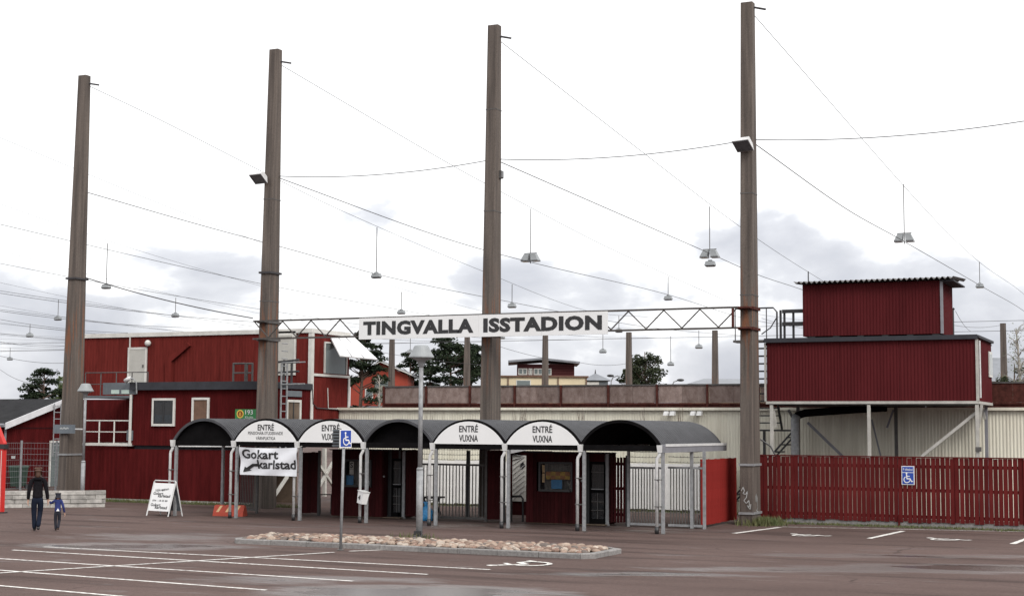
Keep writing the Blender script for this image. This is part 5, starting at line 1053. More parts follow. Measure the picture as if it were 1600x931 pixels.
for y0_ in (ye-.2, yb2+.2):
    dirv = (Vector((0, yr, zr_))-Vector((0, y0_, ze_-.08)))
    MB().add([(XH+ex+.001+dx, y0_, ze_-.22+dz) for dx in (0, .05) for dz in (0, .30)]+[(XH+ex+.001+dx, yr, zr_-.14+dz) for dx in (0, .05) for dz in (0, .30)], [(0, 2, 3, 1), (4, 5, 7, 6), (0, 1, 5, 4), (2, 6, 7, 3), (0, 4, 6, 2), (1, 3, 7, 5)]).build('barge_board', 'barge', t)
MB().tube([(xl, ye-.25, ze_-.02), (XH+ex, ye-.25, ze_-.02)], .07, 8).build('gutter', 'gutter', t); MB().tube([(XH+.1, ye+.1, ze_-.1), (XH+.1, ye+.1, 0)], .05, 8).build('downpipe', 'gutter', t)
# glazed door
a_, b_ = P(78, 688, X=XH+.05), P(95, 764, X=XH+.05); f = MB(); f.box(XH+.02, XH+.08, a_.y, a_.y+.09, 0, a_.z).box(XH+.02, XH+.08, b_.y-.09, b_.y, 0, a_.z).box(XH+.02, XH+.08, a_.y+.09, b_.y-.09, a_.z-.1, a_.z); f = f.build('door', 'white', t)
B(XH+.02, XH+.04, a_.y+.091, b_.y-.091, 0, a_.z-.101).build('pane', 'glass_big', f)
tl = t
t = thing('roof_ladder', 'pale steel ladder leading up to the roof of the low red shed', 'ladder', P(88, 665, X=XH+.5))
p0, p1 = P(84, 664, X=XH+.5), P(94.5, 664, X=XH+.5); top = P(85, 630, X=XH+.5).z; mb = MB()
for p in (p0, p1): mb.tube([(XH+.5, p.y, p0.z-1.5), (XH+.5, p.y, top)], .03, 6)
for k in range(8): mb.tube([(XH+.5, p0.y, p0.z-1.3+k*.32), (XH+.5, p1.y, p0.z-1.3+k*.32)], .02, 5)
mb.build('rails', 'galv', t)
# mesh fence
pf = [(P(-12, 690, Z=2.2)), (P(34, 689.5, Z=2.2)), (P(89, 690, Z=2.2))]
t = thing('mesh_fence', 'grey wire mesh fence in front of the low red shed', 'fence', (pf[1].x, pf[1].y, 0))
for p in pf: MB().tube([(p.x, p.y, 0), (p.x, p.y, 2.25)], .05, 8).build('post', 'galv', t)
mb = MB(); 
for (a, b) in ((pf[0], pf[1]), (pf[1], pf[2])):
    for k in range(9): z = .1+k*.255; mb.tube([(a.x, a.y, z), (b.x, b.y, z)], .006, 4)
    n = int((b-a).length/.16)
    for k in range(n): p = a.lerp(b, k/n); mb.tube([(p.x, p.y, .1), (p.x, p.y, 2.15)], .003, 3)
tag(mb.build('wire_mesh', 'galv', t), kind='stuff')
c = P(19, 714, Y=pf[0].y-.1); q = pf[0].lerp(pf[1], .7); z = P(19, 714, Y=q.y).z; dd = (pf[1]-pf[0]).normalized(); nn = Vector((dd.y, -dd.x, 0)); o = q+nn*.03; o.z = z
MB().add([o-dd*.14-Z_*.06, o+dd*.14-Z_*.06, o+dd*.14+Z_*.06, o-dd*.14+Z_*.06, o-dd*.14-Z_*.06+nn*.02, o+dd*.14-Z_*.06+nn*.02, o+dd*.14+Z_*.06+nn*.02, o-dd*.14+Z_*.06+nn*.02], [(3, 2, 1, 0), (4, 5, 6, 7), (0, 1, 5, 4), (1, 2, 6, 5), (2, 3, 7, 6), (3, 0, 4, 7)]).build('small_plate', 'pale_print', t)
# wheelie bin behind it
c = P(17, 760, Z=0) if False else pf[1]+Vector((-1.05, 1.0, 0)); c.z = 0
t = thing('wheelie_bin', 'dark green wheelie bin behind the wire mesh fence', 'bin', c)
MB().hexa([c+Vector((x, y, .12)) for x, y in ((-.24, -.24), (.24, -.24), (.24, .24), (-.24, .24))], [c+Vector((x, y, 1.0)) for x, y in ((-.30, -.32), (.30, -.32), (.30, .32), (-.30, .32))]).build('body', 'bin', t)
MB().hexa([c+Vector((x, y, 1.002)) for x, y in ((-.32, -.34), (.32, -.34), (.32, .36), (-.32, .36))], [c+Vector((x, y, 1.08)) for x, y in ((-.28, -.28), (.28, -.28), (.28, .34), (-.28, .34))]).build('lid', 'bin', t)
for s in (-1, 1): MB().tube([c+Vector((s*.24, .26, .12)), c+Vector((s*.30, .26, .12))], .12, 12).build('wheel', 'black', t)
# block wall
a, b = P(-8, 793.5, Z=0), P(165, 792, Z=0); d = (b-a).normalized(); L_ = (b-a).length; n_ = Vector((-d.y, d.x, 0)); hw = P(165, 765.5, Y=b.y).z
t = thing('block_wall', 'low wall of stacked pale concrete blocks behind the two walkers', 'wall', (a+b)/2); ch = hw/4
for r_ in range(4):
    s = -random.uniform(0, .5)
    while s < L_-.05:
        ln = random.choice((.55, .75, .95)); s0, s1 = max(s, 0)+.006, min(s+ln, L_)-.006; s += ln
        if s1-s0 < .06: continue
        j = random.uniform(-.025, .02); z0_, z1_ = r_*ch+.004, (r_+1)*ch-.008; p = [a+d*s0+n_*(.03+j), a+d*s1+n_*(.03+j+random.uniform(-.01, .01)), a+d*s1+n_*.36, a+d*s0+n_*.36]
        MB().hexa([(*(v.xy), z0_) for v in p], [(v.x, v.y, z1_-random.uniform(0, .01)) for v in p]).build('block', 'concrete_block', t)
MB().hexa([(*(v.xy), .0) for v in (a+n_*.07+d*.02, b+n_*.07-d*.02, b+n_*.34-d*.02, a+n_*.34+d*.02)], [(v.x, v.y, hw-.03) for v in (a+n_*.07+d*.02, b+n_*.07-d*.02, b+n_*.34-d*.02, a+n_*.34+d*.02)]).build('mortar_core', 'soil', t)
# grey plate on the first pylon
Yp = psec(3)[1]-.12; x0, x1, z0, z1_ = rectY(84, 663, 117, 677, Yp)
t = thing('grey_plate_sign', 'small grey plate with a worn pale print on the foot of the leftmost pylon', 'sign', ((x0+x1)/2, Yp, z0))
B(x0, x1, Yp-.01, Yp+.02, z0, z1_).build('plate', 'grey_sign', t); mb = MB()
ribbon(mb, [(0, 0), (.06, .05), (.12, -.01), (.2, .06), (.28, .0), (.36, .05), (.42, .01)], ((x0+x1)/2-.2, Yp-.011, (z0+z1_)/2), X_, Z_, (0, -1, 0), .05); mb.build('worn_print', 'pale_print', t)
B(x1, x1+.35, Yp+.0, Yp+.03, (z0+z1_)/2-.02, (z0+z1_)/2+.03).build('bracket', 'pvc', t); B((x0+x1)/2-.05, (x0+x1)/2+.05, Yp+.021, psec(3)[1]-.005, z0+.05, z0+.15).build('bracket', 'galv_dark', t)
# red frame at the left edge
a = P(2, 801, Z=0); z1_ = P(2, 692, Y=a.y).z; tp = P(-6, 676, Y=a.y)
t = thing('red_stand', 'red stand with black collar and pale stripe at the left photo edge', 'stand', a)
B(a.x-.16, a.x+.06, a.y-.08, a.y+.08, 0, z1_-.001).build('upright', 'red_stand', t); B(a.x-.02, a.x+.005, a.y-.086, a.y-.081, .05, z1_-.25).build('pale_stripe', 'white', t); B(a.x-.2, a.x+.12, a.y-.1, a.y+.1, z1_-.19, z1_-.03).build('collar', 'black', t)
MB().hexa([(a.x-.7, a.y-.08, z1_), (a.x+.06, a.y-.08, z1_), (a.x+.06, a.y+.08, z1_), (a.x-.7, a.y+.08, z1_)], [(a.x-.7, a.y-.08, z1_+.9), (a.x-.25, a.y-.08, z1_+.55), (a.x-.25, a.y+.08, z1_+.55), (a.x-.7, a.y+.08, z1_+.9)]).build('sloping_top', 'red_stand', t)
B(a.x-.25, a.x+.16, a.y-.12, a.y+.12, 0, .04).build('foot', 'black', t)
# ================================================================== LAMP POSTS
def lamp_post(base, ztop, label, s=1.0, boot=.04):
    x, y, z0 = base; t = thing('lamp_post', label, 'lamp post', base, 'lamp posts with grey hoods'); H_ = ztop-z0
    MB().tube([(x, y, z0), (x, y, z0+H_*.345)], .085*s, 14).build('lower_pole', 'galv', t, smooth=True)
    MB().lathe((x, y, z0+H_*.345), [(.088*s, 0), (.09*s, .03), (.06*s, .07)], 14).build('collar', 'galv', t, smooth=True)
    MB().tube([(x, y, z0+H_*.35+.05), (x, y, ztop-.42*s)], .056*s, 12).build('upper_pole', 'galv', t, smooth=True)
    MB().lathe((x, y, ztop-.60*s), [(.056*s, .0), (.075*s, .1*s), (.13*s, .18*s), (.26*s, .235*s), (.27*s, .25*s)], 24).build('lamp_neck', 'lamp_grey', t, smooth=True)
    MB().lathe((x, y, ztop-.34*s), [(.18*s, -.012*s), (.325*s, -.012*s), (.33*s, .015*s), (.265*s, .12*s), (.195*s, .265*s), (.17*s, .30*s), (.11*s, .315*s), (.02, .32*s)], 28).build('lamp_hood', 'lamp_grey', t, smooth=False)
    B(x-.13*s, x+.13*s, y-.13*s, y+.13*s, z0-.02, z0+boot).build('base_flange', 'galv_dark', t)
    B(x-.088*s, x+.088*s, y-.13*s, y-.06*s, z0+.06, z0+.16).build('base_clamp', 'black', t); return t
ZI = .12
lb = P(655, 838.5, Z=ZI+.05); zt_ = P(660, 537.5, Y=lb.y).z
LP = lamp_post(lb, zt_, 'tall grey lamp post with a conical hood standing among the cobbles of the kerbed island')
y2 = 44.6; q = P(130, 730, Y=y2); z2 = P(136, 598, Y=y2).z; lamp_post(Vector((q.x, y2, 0)), z2, 'grey lamp post with a conical hood behind the block wall, right of the leftmost pylon', .92)
# ================================================================== WHEELCHAIR SIGN POST
b = P(532, 859, Z=0); tp = P(534.5, 672, Y=b.y)
t = thing('sign_post', 'slim grey post before the island with a blue wheelchair sign turned right', 'sign', b)
MB().tube([b, (b.x+.05, b.y, tp.z)], .035, 10).build('post', 'galv', t, smooth=True); MB().lathe(b, [(.09, 0), (.09, .015), (.045, .03)], 12).build('foot', 'galv_dark', t)
zt_, zb_ = P(533, 670.5, Y=b.y).z, P(533, 699, Y=b.y).z; hs = zt_-zb_; cz = zb_
px_ = PD(520, 685, (b-Vector((0, 0, CAMZ))).dot(_f)).x
ang = YAW+math.radians(52); ax = Vector((math.cos(ang), math.sin(ang), 0)); nz_ = Vector((ax.y, -ax.x, 0)); o = Vector((b.x+.04, b.y, cz))-nz_*-.06
o = o-ax*(.19)+nz_*.0
def plate(o, ax, w_, h_, nrm, th, m, name): 
    p = [o, o+ax*w_, o+ax*w_+Z_*h_, o+Z_*h_]; return MB().add([v-nrm*th for v in p]+p, [(3, 2, 1, 0), (4, 5, 6, 7), (0, 1, 5, 4), (1, 2, 6, 5), (2, 3, 7, 6), (3, 0, 4, 7)]).build(name, m, t)
plate(o, ax, .40, hs, nz_, .02, 'white_clean', 'sign_plate'); plate(o+ax*.025+Z_*.025+nz_*.006, ax, .35, hs-.05, nz_, .004, 'blue', 'blue_field')
mb = MB(); wheelchair(mb, o+ax*.06+Z_*.05+nz_*.006, ax, Z_, hs-.11, nz_); 
mb.build('wheelchair_symbol', 'white_clean', t)
# the second plate, seen from its ribbed back
ang2 = YAW+math.pi+math.radians(-38); ax2 = Vector((math.cos(ang2), math.sin(ang2), 0)); o2 = Vector((b.x-.01, b.y+.05, cz)); n2_ = Vector((-ax2.y, ax2.x, 0))
plate(o2, ax2, .34, hs, n2_, .02, 'black', 'second_plate')
for k in range(6): 
    z = .03+k*hs/6; plate(o2+Z_*z+n2_*.03+ax2*.005, ax2, .33, .03, n2_, .028, 'greybox', 'back_rib')
# ================================================================== KERBED ISLAND WITH COBBLES
iy0, iy1 = 31.72, 33.85; ix0, ix1 = P(355, 848, Z=0).x, P(936, 873, Z=0).x-.12
t = thing('traffic_island', 'long low island edged with granite kerbs and filled with rounded cobbles', 'traffic island', ((ix0+ix1)/2, iy0, 0))
def kerb(p, q, n, wd=.16):
    p, q = Vector((*p, 0)), Vector((*q, 0)); d = (q-p).normalized(); n_ = Vector((-d.y, d.x, 0)); L_ = (q-p).length
    for k in range(n):
        s0, s1 = L_*k/n+.006, L_*(k+1)/n-.006; a_, b_ = p+d*s0, p+d*s1; z = ZI+random.uniform(-.008, .008); j = random.uniform(-.008, .008)
        f = [a_+n_*j, b_+n_*j, b_+n_*wd, a_+n_*wd]; g_ = [a_+n_*(j+.02), b_+n_*(j+.02), b_+n_*wd, a_+n_*wd]
        mb = MB(); mb.hexa([(v.x, v.y, -.02) for v in f], [(v.x, v.y, z-.02) for v in f]); mb.hexa([(v.x, v.y, z-.0199) for v in f], [(v.x, v.y, z) for v in g_]); mb.build('kerb_stone', 'kerb', t)
kerb((ix0+.25, iy0), (ix1-.25, iy0), 9); kerb((ix1-.25, iy0), (ix1, iy0+.3), 1); kerb((ix1, iy0+.3), (ix1, iy1-.2), 2); kerb((ix1, iy1-.2), (ix1-.3, iy1), 1); kerb((ix1-.3, iy1), (ix0+.25, iy1), 9); kerb((ix0+.25, iy1), (ix0, iy1-.3), 1); kerb((ix0, iy1-.3), (ix0, iy0+.3), 2); kerb((ix0, iy0+.3), (ix0+.25, iy0), 1)
MB().hexa([(ix0+.2, iy0+.16, 0), (ix1-.2, iy0+.16, 0), (ix1-.2, iy1-.16, 0), (ix0+.2, iy1-.16, 0)], [(ix0+.2, iy0+.165, ZI-.04), (ix1-.2, iy0+.165, ZI-.04), (ix1-.2, iy1-.165, ZI-.04), (ix0+.2, iy1-.165, ZI-.04)]).build('bed', 'soil', t)
cm = []
for k in range(8):
    bm = bmesh.new(); bmesh.ops.create_icosphere(bm, subdivisions=2, radius=1); rs = random.Random(k)
    ph = [rs.uniform(0, 6) for _ in range(6)]; sx_, sy_, sz_ = rs.uniform(.9, 1.3), rs.uniform(.7, .95), rs.uniform(.42, .62)
    for v in bm.verts:
        c = v.co.copy(); r_ = 1+.14*math.sin(2.3*c.x+ph[0])+.12*math.sin(2.9*c.y+ph[1])+.10*math.sin(3.1*c.z+ph[2]); c *= r_; v.co = Vector((c.x*sx_, c.y*sy_, c.z*sz_))
    me = bpy.data.meshes.new('cobble'); bm.to_mesh(me); bm.free(); me.materials.append(M['cobble']); me.polygons.foreach_set('use_smooth', [True]*len(me.polygons)); cm.append(me)
cob = []; row = 0; y = iy0+.23
while y < iy1-.2:
    x = ix0+.26+random.uniform(0, .12)
    while x < ix1-.24:
        edge = (y-iy0)/(iy1-iy0); hump = .045*math.sin(math.pi*min(1, max(0, edge)))+.02; xe = min(x-ix0, ix1-x); hump *= min(1, .35+xe/1.5)
        if not (abs(x-lb.x) < .15 and abs(y-lb.y) < .15): cob.append((y, x+random.uniform(-.03, .03), ZI-.03+hump+random.uniform(-.015, .02), random.uniform(.066, .102)))
        x += random.uniform(.15, .215)
    y += random.uniform(.125, .155); row += 1
cob.sort()
for (y, x, z, s) in cob[:296]: inst(random.choice(cm), 'cobble', t, (x, y, z), (random.uniform(-.3, .3), random.uniform(-.3, .3), random.uniform(0, 6.28)), (s*1.15, s*1.15, s*1.15))
mb = MB()
for (y, x, z, s) in cob[296:]:
    me = random.choice(cm); r_ = Matrix.Rotation(random.uniform(0, 6.28), 3, 'Z') @ Matrix.Rotation(random.uniform(-.3, .3), 3, 'X'); mb.add([r_ @ (v.co*s*1.15)+Vector((x, y, z)) for v in me.vertices], [tuple(p.vertices) for p in me.polygons])
tag(mb.build('cobbles', 'cobble', t, smooth=True), kind='stuff')
# ================================================================== GRASS
def grass(name, pts, m='grass'):
    mb = MB()
    for (x, y, z, h) in pts:
        a_ = random.uniform(0, 6.28); w_ = random.uniform(.008, .018); lx_, ly_ = random.uniform(-.5, .5)*h, random.uniform(-.5, .5)*h; c, s = math.cos(a_)*w_, math.sin(a_)*w_
        mb.add([(x-c, y-s, z), (x+c, y+s, z), (x+lx_*.5+c*.6, y+ly_*.5+s*.6, z+h*.6), (x+lx_, y+ly_, z+h)], [(0, 1, 2), (0, 2, 3)])
    return tag(mb.build(name, m), kind='stuff')
rg = random.Random(3)
pts = [(rg.uniform(fx0-.3, fx1), YFn-.05-abs(rg.gauss(0, .22)), 0, rg.uniform(.02, .10)) for _ in range(3600)]
pts += [(PX[4]+rg.gauss(.35, .3), 45.6-abs(rg.gauss(0, .3))+rg.uniform(0, 1.4), 0, rg.uniform(.05, .30)) for _ in range(1500)]
pts += [(rg.uniform(XL, -30), YF-.05-abs(rg.gauss(0, .16)), 0, rg.uniform(.04, .16)) for _ in range(3000)]
pts += [(rg.uniform(-29, -13.5), YW-.5-.1-abs(rg.gauss(0, .25)), 0, rg.uniform(.04, .16)) for _ in range(1200)]
pts += [(lb.x+rg.gauss(0, .35), lb.y+rg.gauss(0, .15), ZI, rg.uniform(.04, .2)) for _ in range(150)]
grass('grass', pts)
def strip(name, x0, x1, y0, y1, n=60):
    mb = MB(); vs = []
    for k in range(n+1): x = x0+(x1-x0)*k/n; vs += [(x, y0+rg.uniform(-.15, .12), .003), (x, y1, .012)]
    mb.add(vs, [(2*k, 2*k+2, 2*k+3, 2*k+1) for k in range(n)]); return tag(mb.build(name, 'soil'), kind='structure')
mb = MB()
for u in (808, 816, 822, 905, 912, 1003, 1062, 668):
    for k in range(5):
        p = P(u+rg.uniform(-5, 5), 662, Y=46.0); p.y = 46.0; p.z = 2.95; q_ = p+Vector((rg.uniform(-.08, .08), rg.uniform(-.1, .1), rg.uniform(.35, .7))); mb.tube([p, p.lerp(q_, .6)+X_*rg.uniform(-.03, .03), q_], .009, 3, .004)
tag(mb.build('dry_weeds', 'trunk'), kind='stuff')
strip('verge', PX[4]-.3, fx1, YFn-.42, YFn+.3); strip('verge', XL, -30, YF-.25, YF+.05); strip('verge', -29, -13.6, YW-1.15, YW)
# ================================================================== PEOPLE
def skin_mesh(name, nodes, edges, m, parent, sub=1, root=0, xf=None):
    me = bpy.data.meshes.new('sk'); me.from_pydata([n[:3] for n in nodes], edges, []); ob = bpy.data.objects.new('sk', me); COL.objects.link(ob)
    md = ob.modifiers.new('s', 'SKIN'); md.use_smooth_shade = True; md.branch_smoothing = .4
    for k, sv in enumerate(me.skin_vertices[0].data): r_ = nodes[k][3]; sv.radius = r_ if isinstance(r_, tuple) else (r_, r_); sv.use_root = (k == root)
    if sub: s = ob.modifiers.new('b', 'SUBSURF'); s.levels = sub; s.render_levels = sub
    bpy.context.view_layer.update(); m2 = bpy.data.meshes.new_from_object(ob.evaluated_get(bpy.context.evaluated_depsgraph_get())); bpy.data.objects.remove(ob); bpy.data.meshes.remove(me)
    m2.materials.clear(); m2.materials.append(M[m]); m2.polygons.foreach_set('use_smooth', [True]*len(m2.polygons))
    o = bpy.data.objects.new(name, m2); COL.objects.link(o); o.parent = parent; ORG[o] = ORG[parent]; return o
def hand(nodes, edges, wi, w_, dirv, side, s):
    # palm and five curled fingers hanging from wrist index wi
    d = Vector(dirv).normalized(); sd_ = Vector((0, 1, 0)) if abs(d.y) < .8 else Vector((1, 0, 0)); sd_ = (sd_-d*sd_.dot(d)).normalized(); nn = d.cross(sd_)*side
    w_ = Vector(w_); p = w_+d*.075*s; nodes.append((*p, .026*s)); pi = len(nodes)-1; edges.append((wi, pi))
    for k, ln in enumerate((.062, .072, .068, .054)):
        b_ = p+sd_*(.021*(1.5-k))*s+d*.02*s; m1 = b_+d*ln*.55*s-nn*.006*s; m2_ = m1+d*ln*.42*s-nn*.025*s
        i0 = len(nodes); nodes += [(*b_, .0095*s), (*m1, .0085*s), (*m2_, .007*s)]; edges += [(pi, i0), (i0, i0+1), (i0+1, i0+2)]
    b_ = w_+d*.035*s+sd_*.03*s; m1 = b_+d*.035*s+sd_*.018*s-nn*.012*s; i0 = len(nodes); nodes += [(*b_, .011*s), (*m1, .009*s)]; edges += [(wi, i0), (i0, i0+1)]
def person(loc, ang, label, S, arms, legs, cloth, tall):
    t = thing('person', label, 'person', loc); t.rotation_euler = (0, 0, ang); ORG[t] = Vector(loc)
    T = lambda z: z*S
    n = []; e = []
    def nd_(p, r_): n.append((*p, r_)); return len(n)-1
    hw_, sw_ = (.085*S, .165*S) if tall else (.075*S, .15*S)
    k = 1 if tall else 1.15
    pel = nd_((0, 0, .93*S), (.125*S, .10*S)); wai = nd_((0, .01, 1.08*S), (.115*S, .085*S)); che = nd_((0, .015, 1.28*S), (.135*S, .095*S)); nk0 = nd_((0, 0, 1.42*S), .06*S); nk1 = nd_((0, .005, 1.49*S), .048*S)
    e += [(pel, wai), (wai, che), (che, nk0), (nk0, nk1)]
    hb = nd_((0, .015, 1.545*S), .072*S*k); hm = nd_((0, .015, 1.60*S), .084*S*k); ht = nd_((0, .005, 1.655*S), .066*S*k); e += [(nk1, hb), (hb, hm), (hm, ht)]
    ns = nd_((0, .10*S*k, 1.585*S), .014*S); e.append((hm, ns)); 
    for s in (-1, 1): ea = nd_((s*.083*S*k, .0, 1.585*S), .014*S); e.append((hm, ea))
    ends = {}
    for s in (-1, 1):
        el_, wr_ = arms[s]; sh = nd_((s*sw_, 0, 1.385*S), .052*S); a1 = nd_(el_, .038*S); a2 = nd_(wr_, .026*S); e += [(che if False else nk0, sh), (sh, a1), (a1, a2)]
        ends[s] = (a2, wr_, Vector(wr_)-Vector(el_))
    for s in (-1, 1):
        kn, an, toe = legs[s]; h_ = nd_((s*hw_, 0, .88*S), .088*S); k1 = nd_(kn, .056*S); ca = nd_(tuple(Vector(kn).lerp(Vector(an), .35)), .052*S); a1 = nd_(an, .032*S); to = nd_(toe, .022*S); e += [(pel, h_), (h_, k1), (k1, ca), (ca, a1), (a1, to)]
    for s in (-1, 1): hand(n, e, ends[s][0], ends[s][1], ends[s][2], s, S if tall else S*1.1)
    skin_mesh('body', n, e, 'skin', t, 1, pel)
    # jacket
    n2 = [(0, 0, .86*S, (.158*S, .125*S)), (0, 0, .96*S, (.150*S, .12*S)), (0, .01, 1.08*S, (.138*S, .108*S)), (0, .015, 1.28*S, (.165*S, .118*S)), (0, .0, 1.41*S, (.10*S, .085*S)), (0, -.005, 1.475*S, .07*S)]; e2 = [(0, 1), (1, 2), (2, 3), (3, 4), (4, 5)]
    for s in (-1, 1):
        el_, wr_ = Vector(arms[s][0]), Vector(arms[s][1]); i0 = len(n2); n2 += [(s*sw_*1.02, 0, 1.375*S, .072*S), (*el_, .057*S), (*el_.lerp(wr_, .96), .046*S)]; e2 += [(4, i0), (i0, i0+1), (i0+1, i0+2)]
    skin_mesh('jacket', n2, e2, cloth[0], t, 2, 0)
    # trousers
    n3 = [(0, 0, .99*S, (.135*S, .11*S)), (0, 0, .90*S, (.14*S, .115*S))]; e3 = [(0, 1)]
    for s in (-1, 1):
        kn, an, toe = map(Vector, legs[s]); i0 = len(n3); n3 += [(s*hw_*1.05, 0, .80*S, .100*S), (*kn, .073*S), (*kn.lerp(an, .5), .066*S), (*kn.lerp(an, 1.08), .062*S)]; e3 += [(1, i0), (i0, i0+1), (i0+1, i0+2), (i0+2, i0+3)]
    skin_mesh('trousers', n3, e3, cloth[1], t, 2, 1)
    for s in (-1, 1):
        kn, an, toe = map(Vector, legs[s]); hd = an+(an-toe)*.28; hd.z = min(an.z, hd.z)-.035*S
        skin_mesh('shoe', [(*hd, .050*S), (*an.lerp(toe, .5), .056*S), (*toe, .050*S), (*(an+Z_*.03), .056*S)], [(0, 1), (1, 2), (1, 3)], cloth[2], t, 1, 1)
    # face details
    for s in (-1, 1):
        mb = MB(); c = Vector(loc)+Vector((s*.03*S, .085*S*k, 1.6*S)); mb.ball(c, .011*S, n=6); mb.build('eye', 'letter', t, smooth=True)
    c = Vector(loc)+Vector((0, .086*S*k, 1.545*S)); MB().box(c.x-.022*S, c.x+.022*S, c.y-.008, c.y+.008, c.z-.005*S, c.z+.005*S).build('mouth', 'red_bright', t)
    return t, k
q = P(57, 829.5, Z=0); S = 1.02
fwd = YAW+math.radians(14)
w_arms = {-1: ((-.235, -.03, 1.10), (-.25, .03, .86)), 1: ((.24, -.02, 1.10), (.27, .04, .86))}
w_legs = {-1: ((-.085, .05, .50), (-.06, .02, .09), (-.06, .15, .035)), 1: ((.075, .07, .52), (.05, -.16, .15), (.05, -.08, .04))}
W_, k_ = person(q, fwd, 'auburn haired person in dark jacket and jeans walking away, holding a child by the hand', S, w_arms, w_legs, ('jacket', 'jeans', 'black'), True)
# hair with a short ponytail, hood
hN = [(0, -.022, 1.615*S, .100), (0, -.060, 1.585*S, .092), (0, -.03, 1.675*S, .075), (0, -.075, 1.51*S, .085), (.0, -.105, 1.43*S, .05)]
skin_mesh('hair', hN, [(0, 1), (0, 2), (1, 3), (3, 4)], 'hair', W_, 2, 0)
skin_mesh('hood', [(-.10, -.07, 1.44*S, .05), (0, -.12, 1.40*S, .06), (.10, -.07, 1.44*S, .05)], [(0, 1), (1, 2)], 'jacket', W_, 2, 1)
skin_mesh('collar', [(.05, -.04, 1.505*S, .035), (.085, .01, 1.51*S, .026)], [(0, 1)], 'white', W_, 1, 0)
# child: hand reaches the adult's hand
q2 = P(89, 829.5, Z=0); s2 = .61; f2 = fwd
wh = Matrix.Rotation(fwd, 3, 'Z') @ Vector((.275, .05, .80)) + q; loc = Matrix.Rotation(-f2, 3, 'Z') @ (wh-q2)
c_arms = {-1: (tuple(Vector((-.15*s2, 0, 1.385*s2)).lerp(loc, .5)-Z_*.06), tuple(loc+Vector((.05, 0, .02)))), 1: ((.155, -.02, .66), (.185, .04, .50))}
c_legs = {-1: ((-.05, .03, .29), (-.035, .0, .06), (-.035, .08, .03)), 1: ((.05, .05, .30), (.03, -.09, .10), (.03, -.05, .035))}
Cc, k2 = person(q2, f2, 'small child in blue jacket and dark trousers, holding the hand of an adult', s2, c_arms, c_legs, ('blue_cloth', 'navy', 'shoe'), False)
skin_mesh('cap', [(0, -.008, 1.60*s2, .078), (0, -.008, 1.66*s2, .072), (0, -.022, 1.53*s2, .062)], [(0, 1), (0, 2)], 'navy', Cc, 2, 0)
skin_mesh('headband', [(-.072, -.03, 1.70*s2, .012), (-.066, -.058, 1.62*s2, .012), (-.05, -.068, 1.55*s2, .010)], [(0, 1), (1, 2)], 'white', Cc, 1, 1)
c = Vector(q2)+Vector((.01, -.088, .58)); MB().add([c+Vector((-.045, 0, -.02)), c+Vector((.045, 0, -.02)), c+Vector((0, .005, .055)), c+Vector((-.045, .02, -.02)), c+Vector((.045, .02, -.02)), c+Vector((0, .02, .055))], [(0, 1, 2), (5, 4, 3), (0, 3, 4, 1), (1, 4, 5, 2), (2, 5, 3, 0)]).build('reflector', 'white_clean', Cc)
# ================================================================== BACKGROUND: HOUSES AND TREES
def onw(x, y, d): return PD(x, y, d)
def boxhouse(name, label, x0p, x1p, ytp, d, depth, m, roofm='roof_far'):
    a, b = PD(x0p, ytp, d), PD(x1p, ytp, d); zt_ = (a.z+b.z)/2; ax = Vector((b.x-a.x, b.y-a.y, 0)); L_ = ax.length; ax.normalize(); nv = Vector((-ax.y, ax.x, 0)); a.z = 0
    t = thing(name, label, 'building', a); return t, a, ax, nv, L_, zt_
def slab(t, a, ax, nv, u0, u1, v0, v1, z0, z1, name, m):
    f = [a+ax*u0+nv*v0, a+ax*u1+nv*v0, a+ax*u1+nv*v1, a+ax*u0+nv*v1]; return MB().hexa([(p.x, p.y, z0) for p in f], [(p.x, p.y, z1) for p in f]).build(name, m, t)
# orange red gabled house
t, a, ax, nv, L_, zt_ = boxhouse('gabled_house', 'orange red gabled house beyond the rink, right of the red clubhouse', 548, 637, 588, 165, 12, 'red_gable'); zr_ = PD(594, 566.5, 165).z; ze_ = PD(632, 586, 165).z
zl_ = ze_
uR = (PD(594, 566, 165)-PD(548, 566, 165)).length
mb = MB(); mb.prism([(0, 0), (L_, 0), (L_, ze_), (uR, zr_), (0, ze_-1.0)], a, ax, Z_, nv*11); mb.build('wall', 'red_gable', t)
for (u0, z0, u1, z1) in ((-.4, ze_-1.25, uR, zr_), (uR, zr_, L_+.5, ze_-.1)):
    p, q = a+ax*u0+Z_*z0, a+ax*u1+Z_*z1; MB().add([p-nv*.5+Z_*.02, q-nv*.5+Z_*.02, q+nv*11.3+Z_*.02, p+nv*11.3+Z_*.02]+[v+Z_*.3 for v in (p-nv*.5, q-nv*.5, q+nv*11.3, p+nv*11.3)], [(3, 2, 1, 0), (4, 5, 6, 7), (0, 1, 5, 4), (1, 2, 6, 5), (2, 3, 7, 6), (3, 0, 4, 7)]).build('roof', 'roof_far', t)
    MB().bar(p-nv*.55+Z_*.1, q-nv*.55+Z_*.1, .09, .32, up=nv).build('barge_board', 'white', t)
for (x, y, w_, h_) in ((577, 616, .9, 1.2), (597, 617, .9, 1.2), (598, 602, 1.8, 1.1)):
    p = PD(x, y, 165); u = (p-a).dot(ax); f = slab(t, a, ax, nv, u-w_/2, u+w_/2, -.08, -.005, p.z-h_/2, p.z+h_/2, 'window', 'white' if x != 598 else 'black'); slab(t, a, ax, nv, u-w_/2+.1, u+w_/2-.1, -.1, -.081, p.z-h_/2+.1, p.z+h_/2-.1, 'pane', 'glass_big')
slab(t, a, ax, nv, -.02, L_+.02, -.03, -.004, 0, PD(560, 634, 165).z, 'plinth', 'greybox')
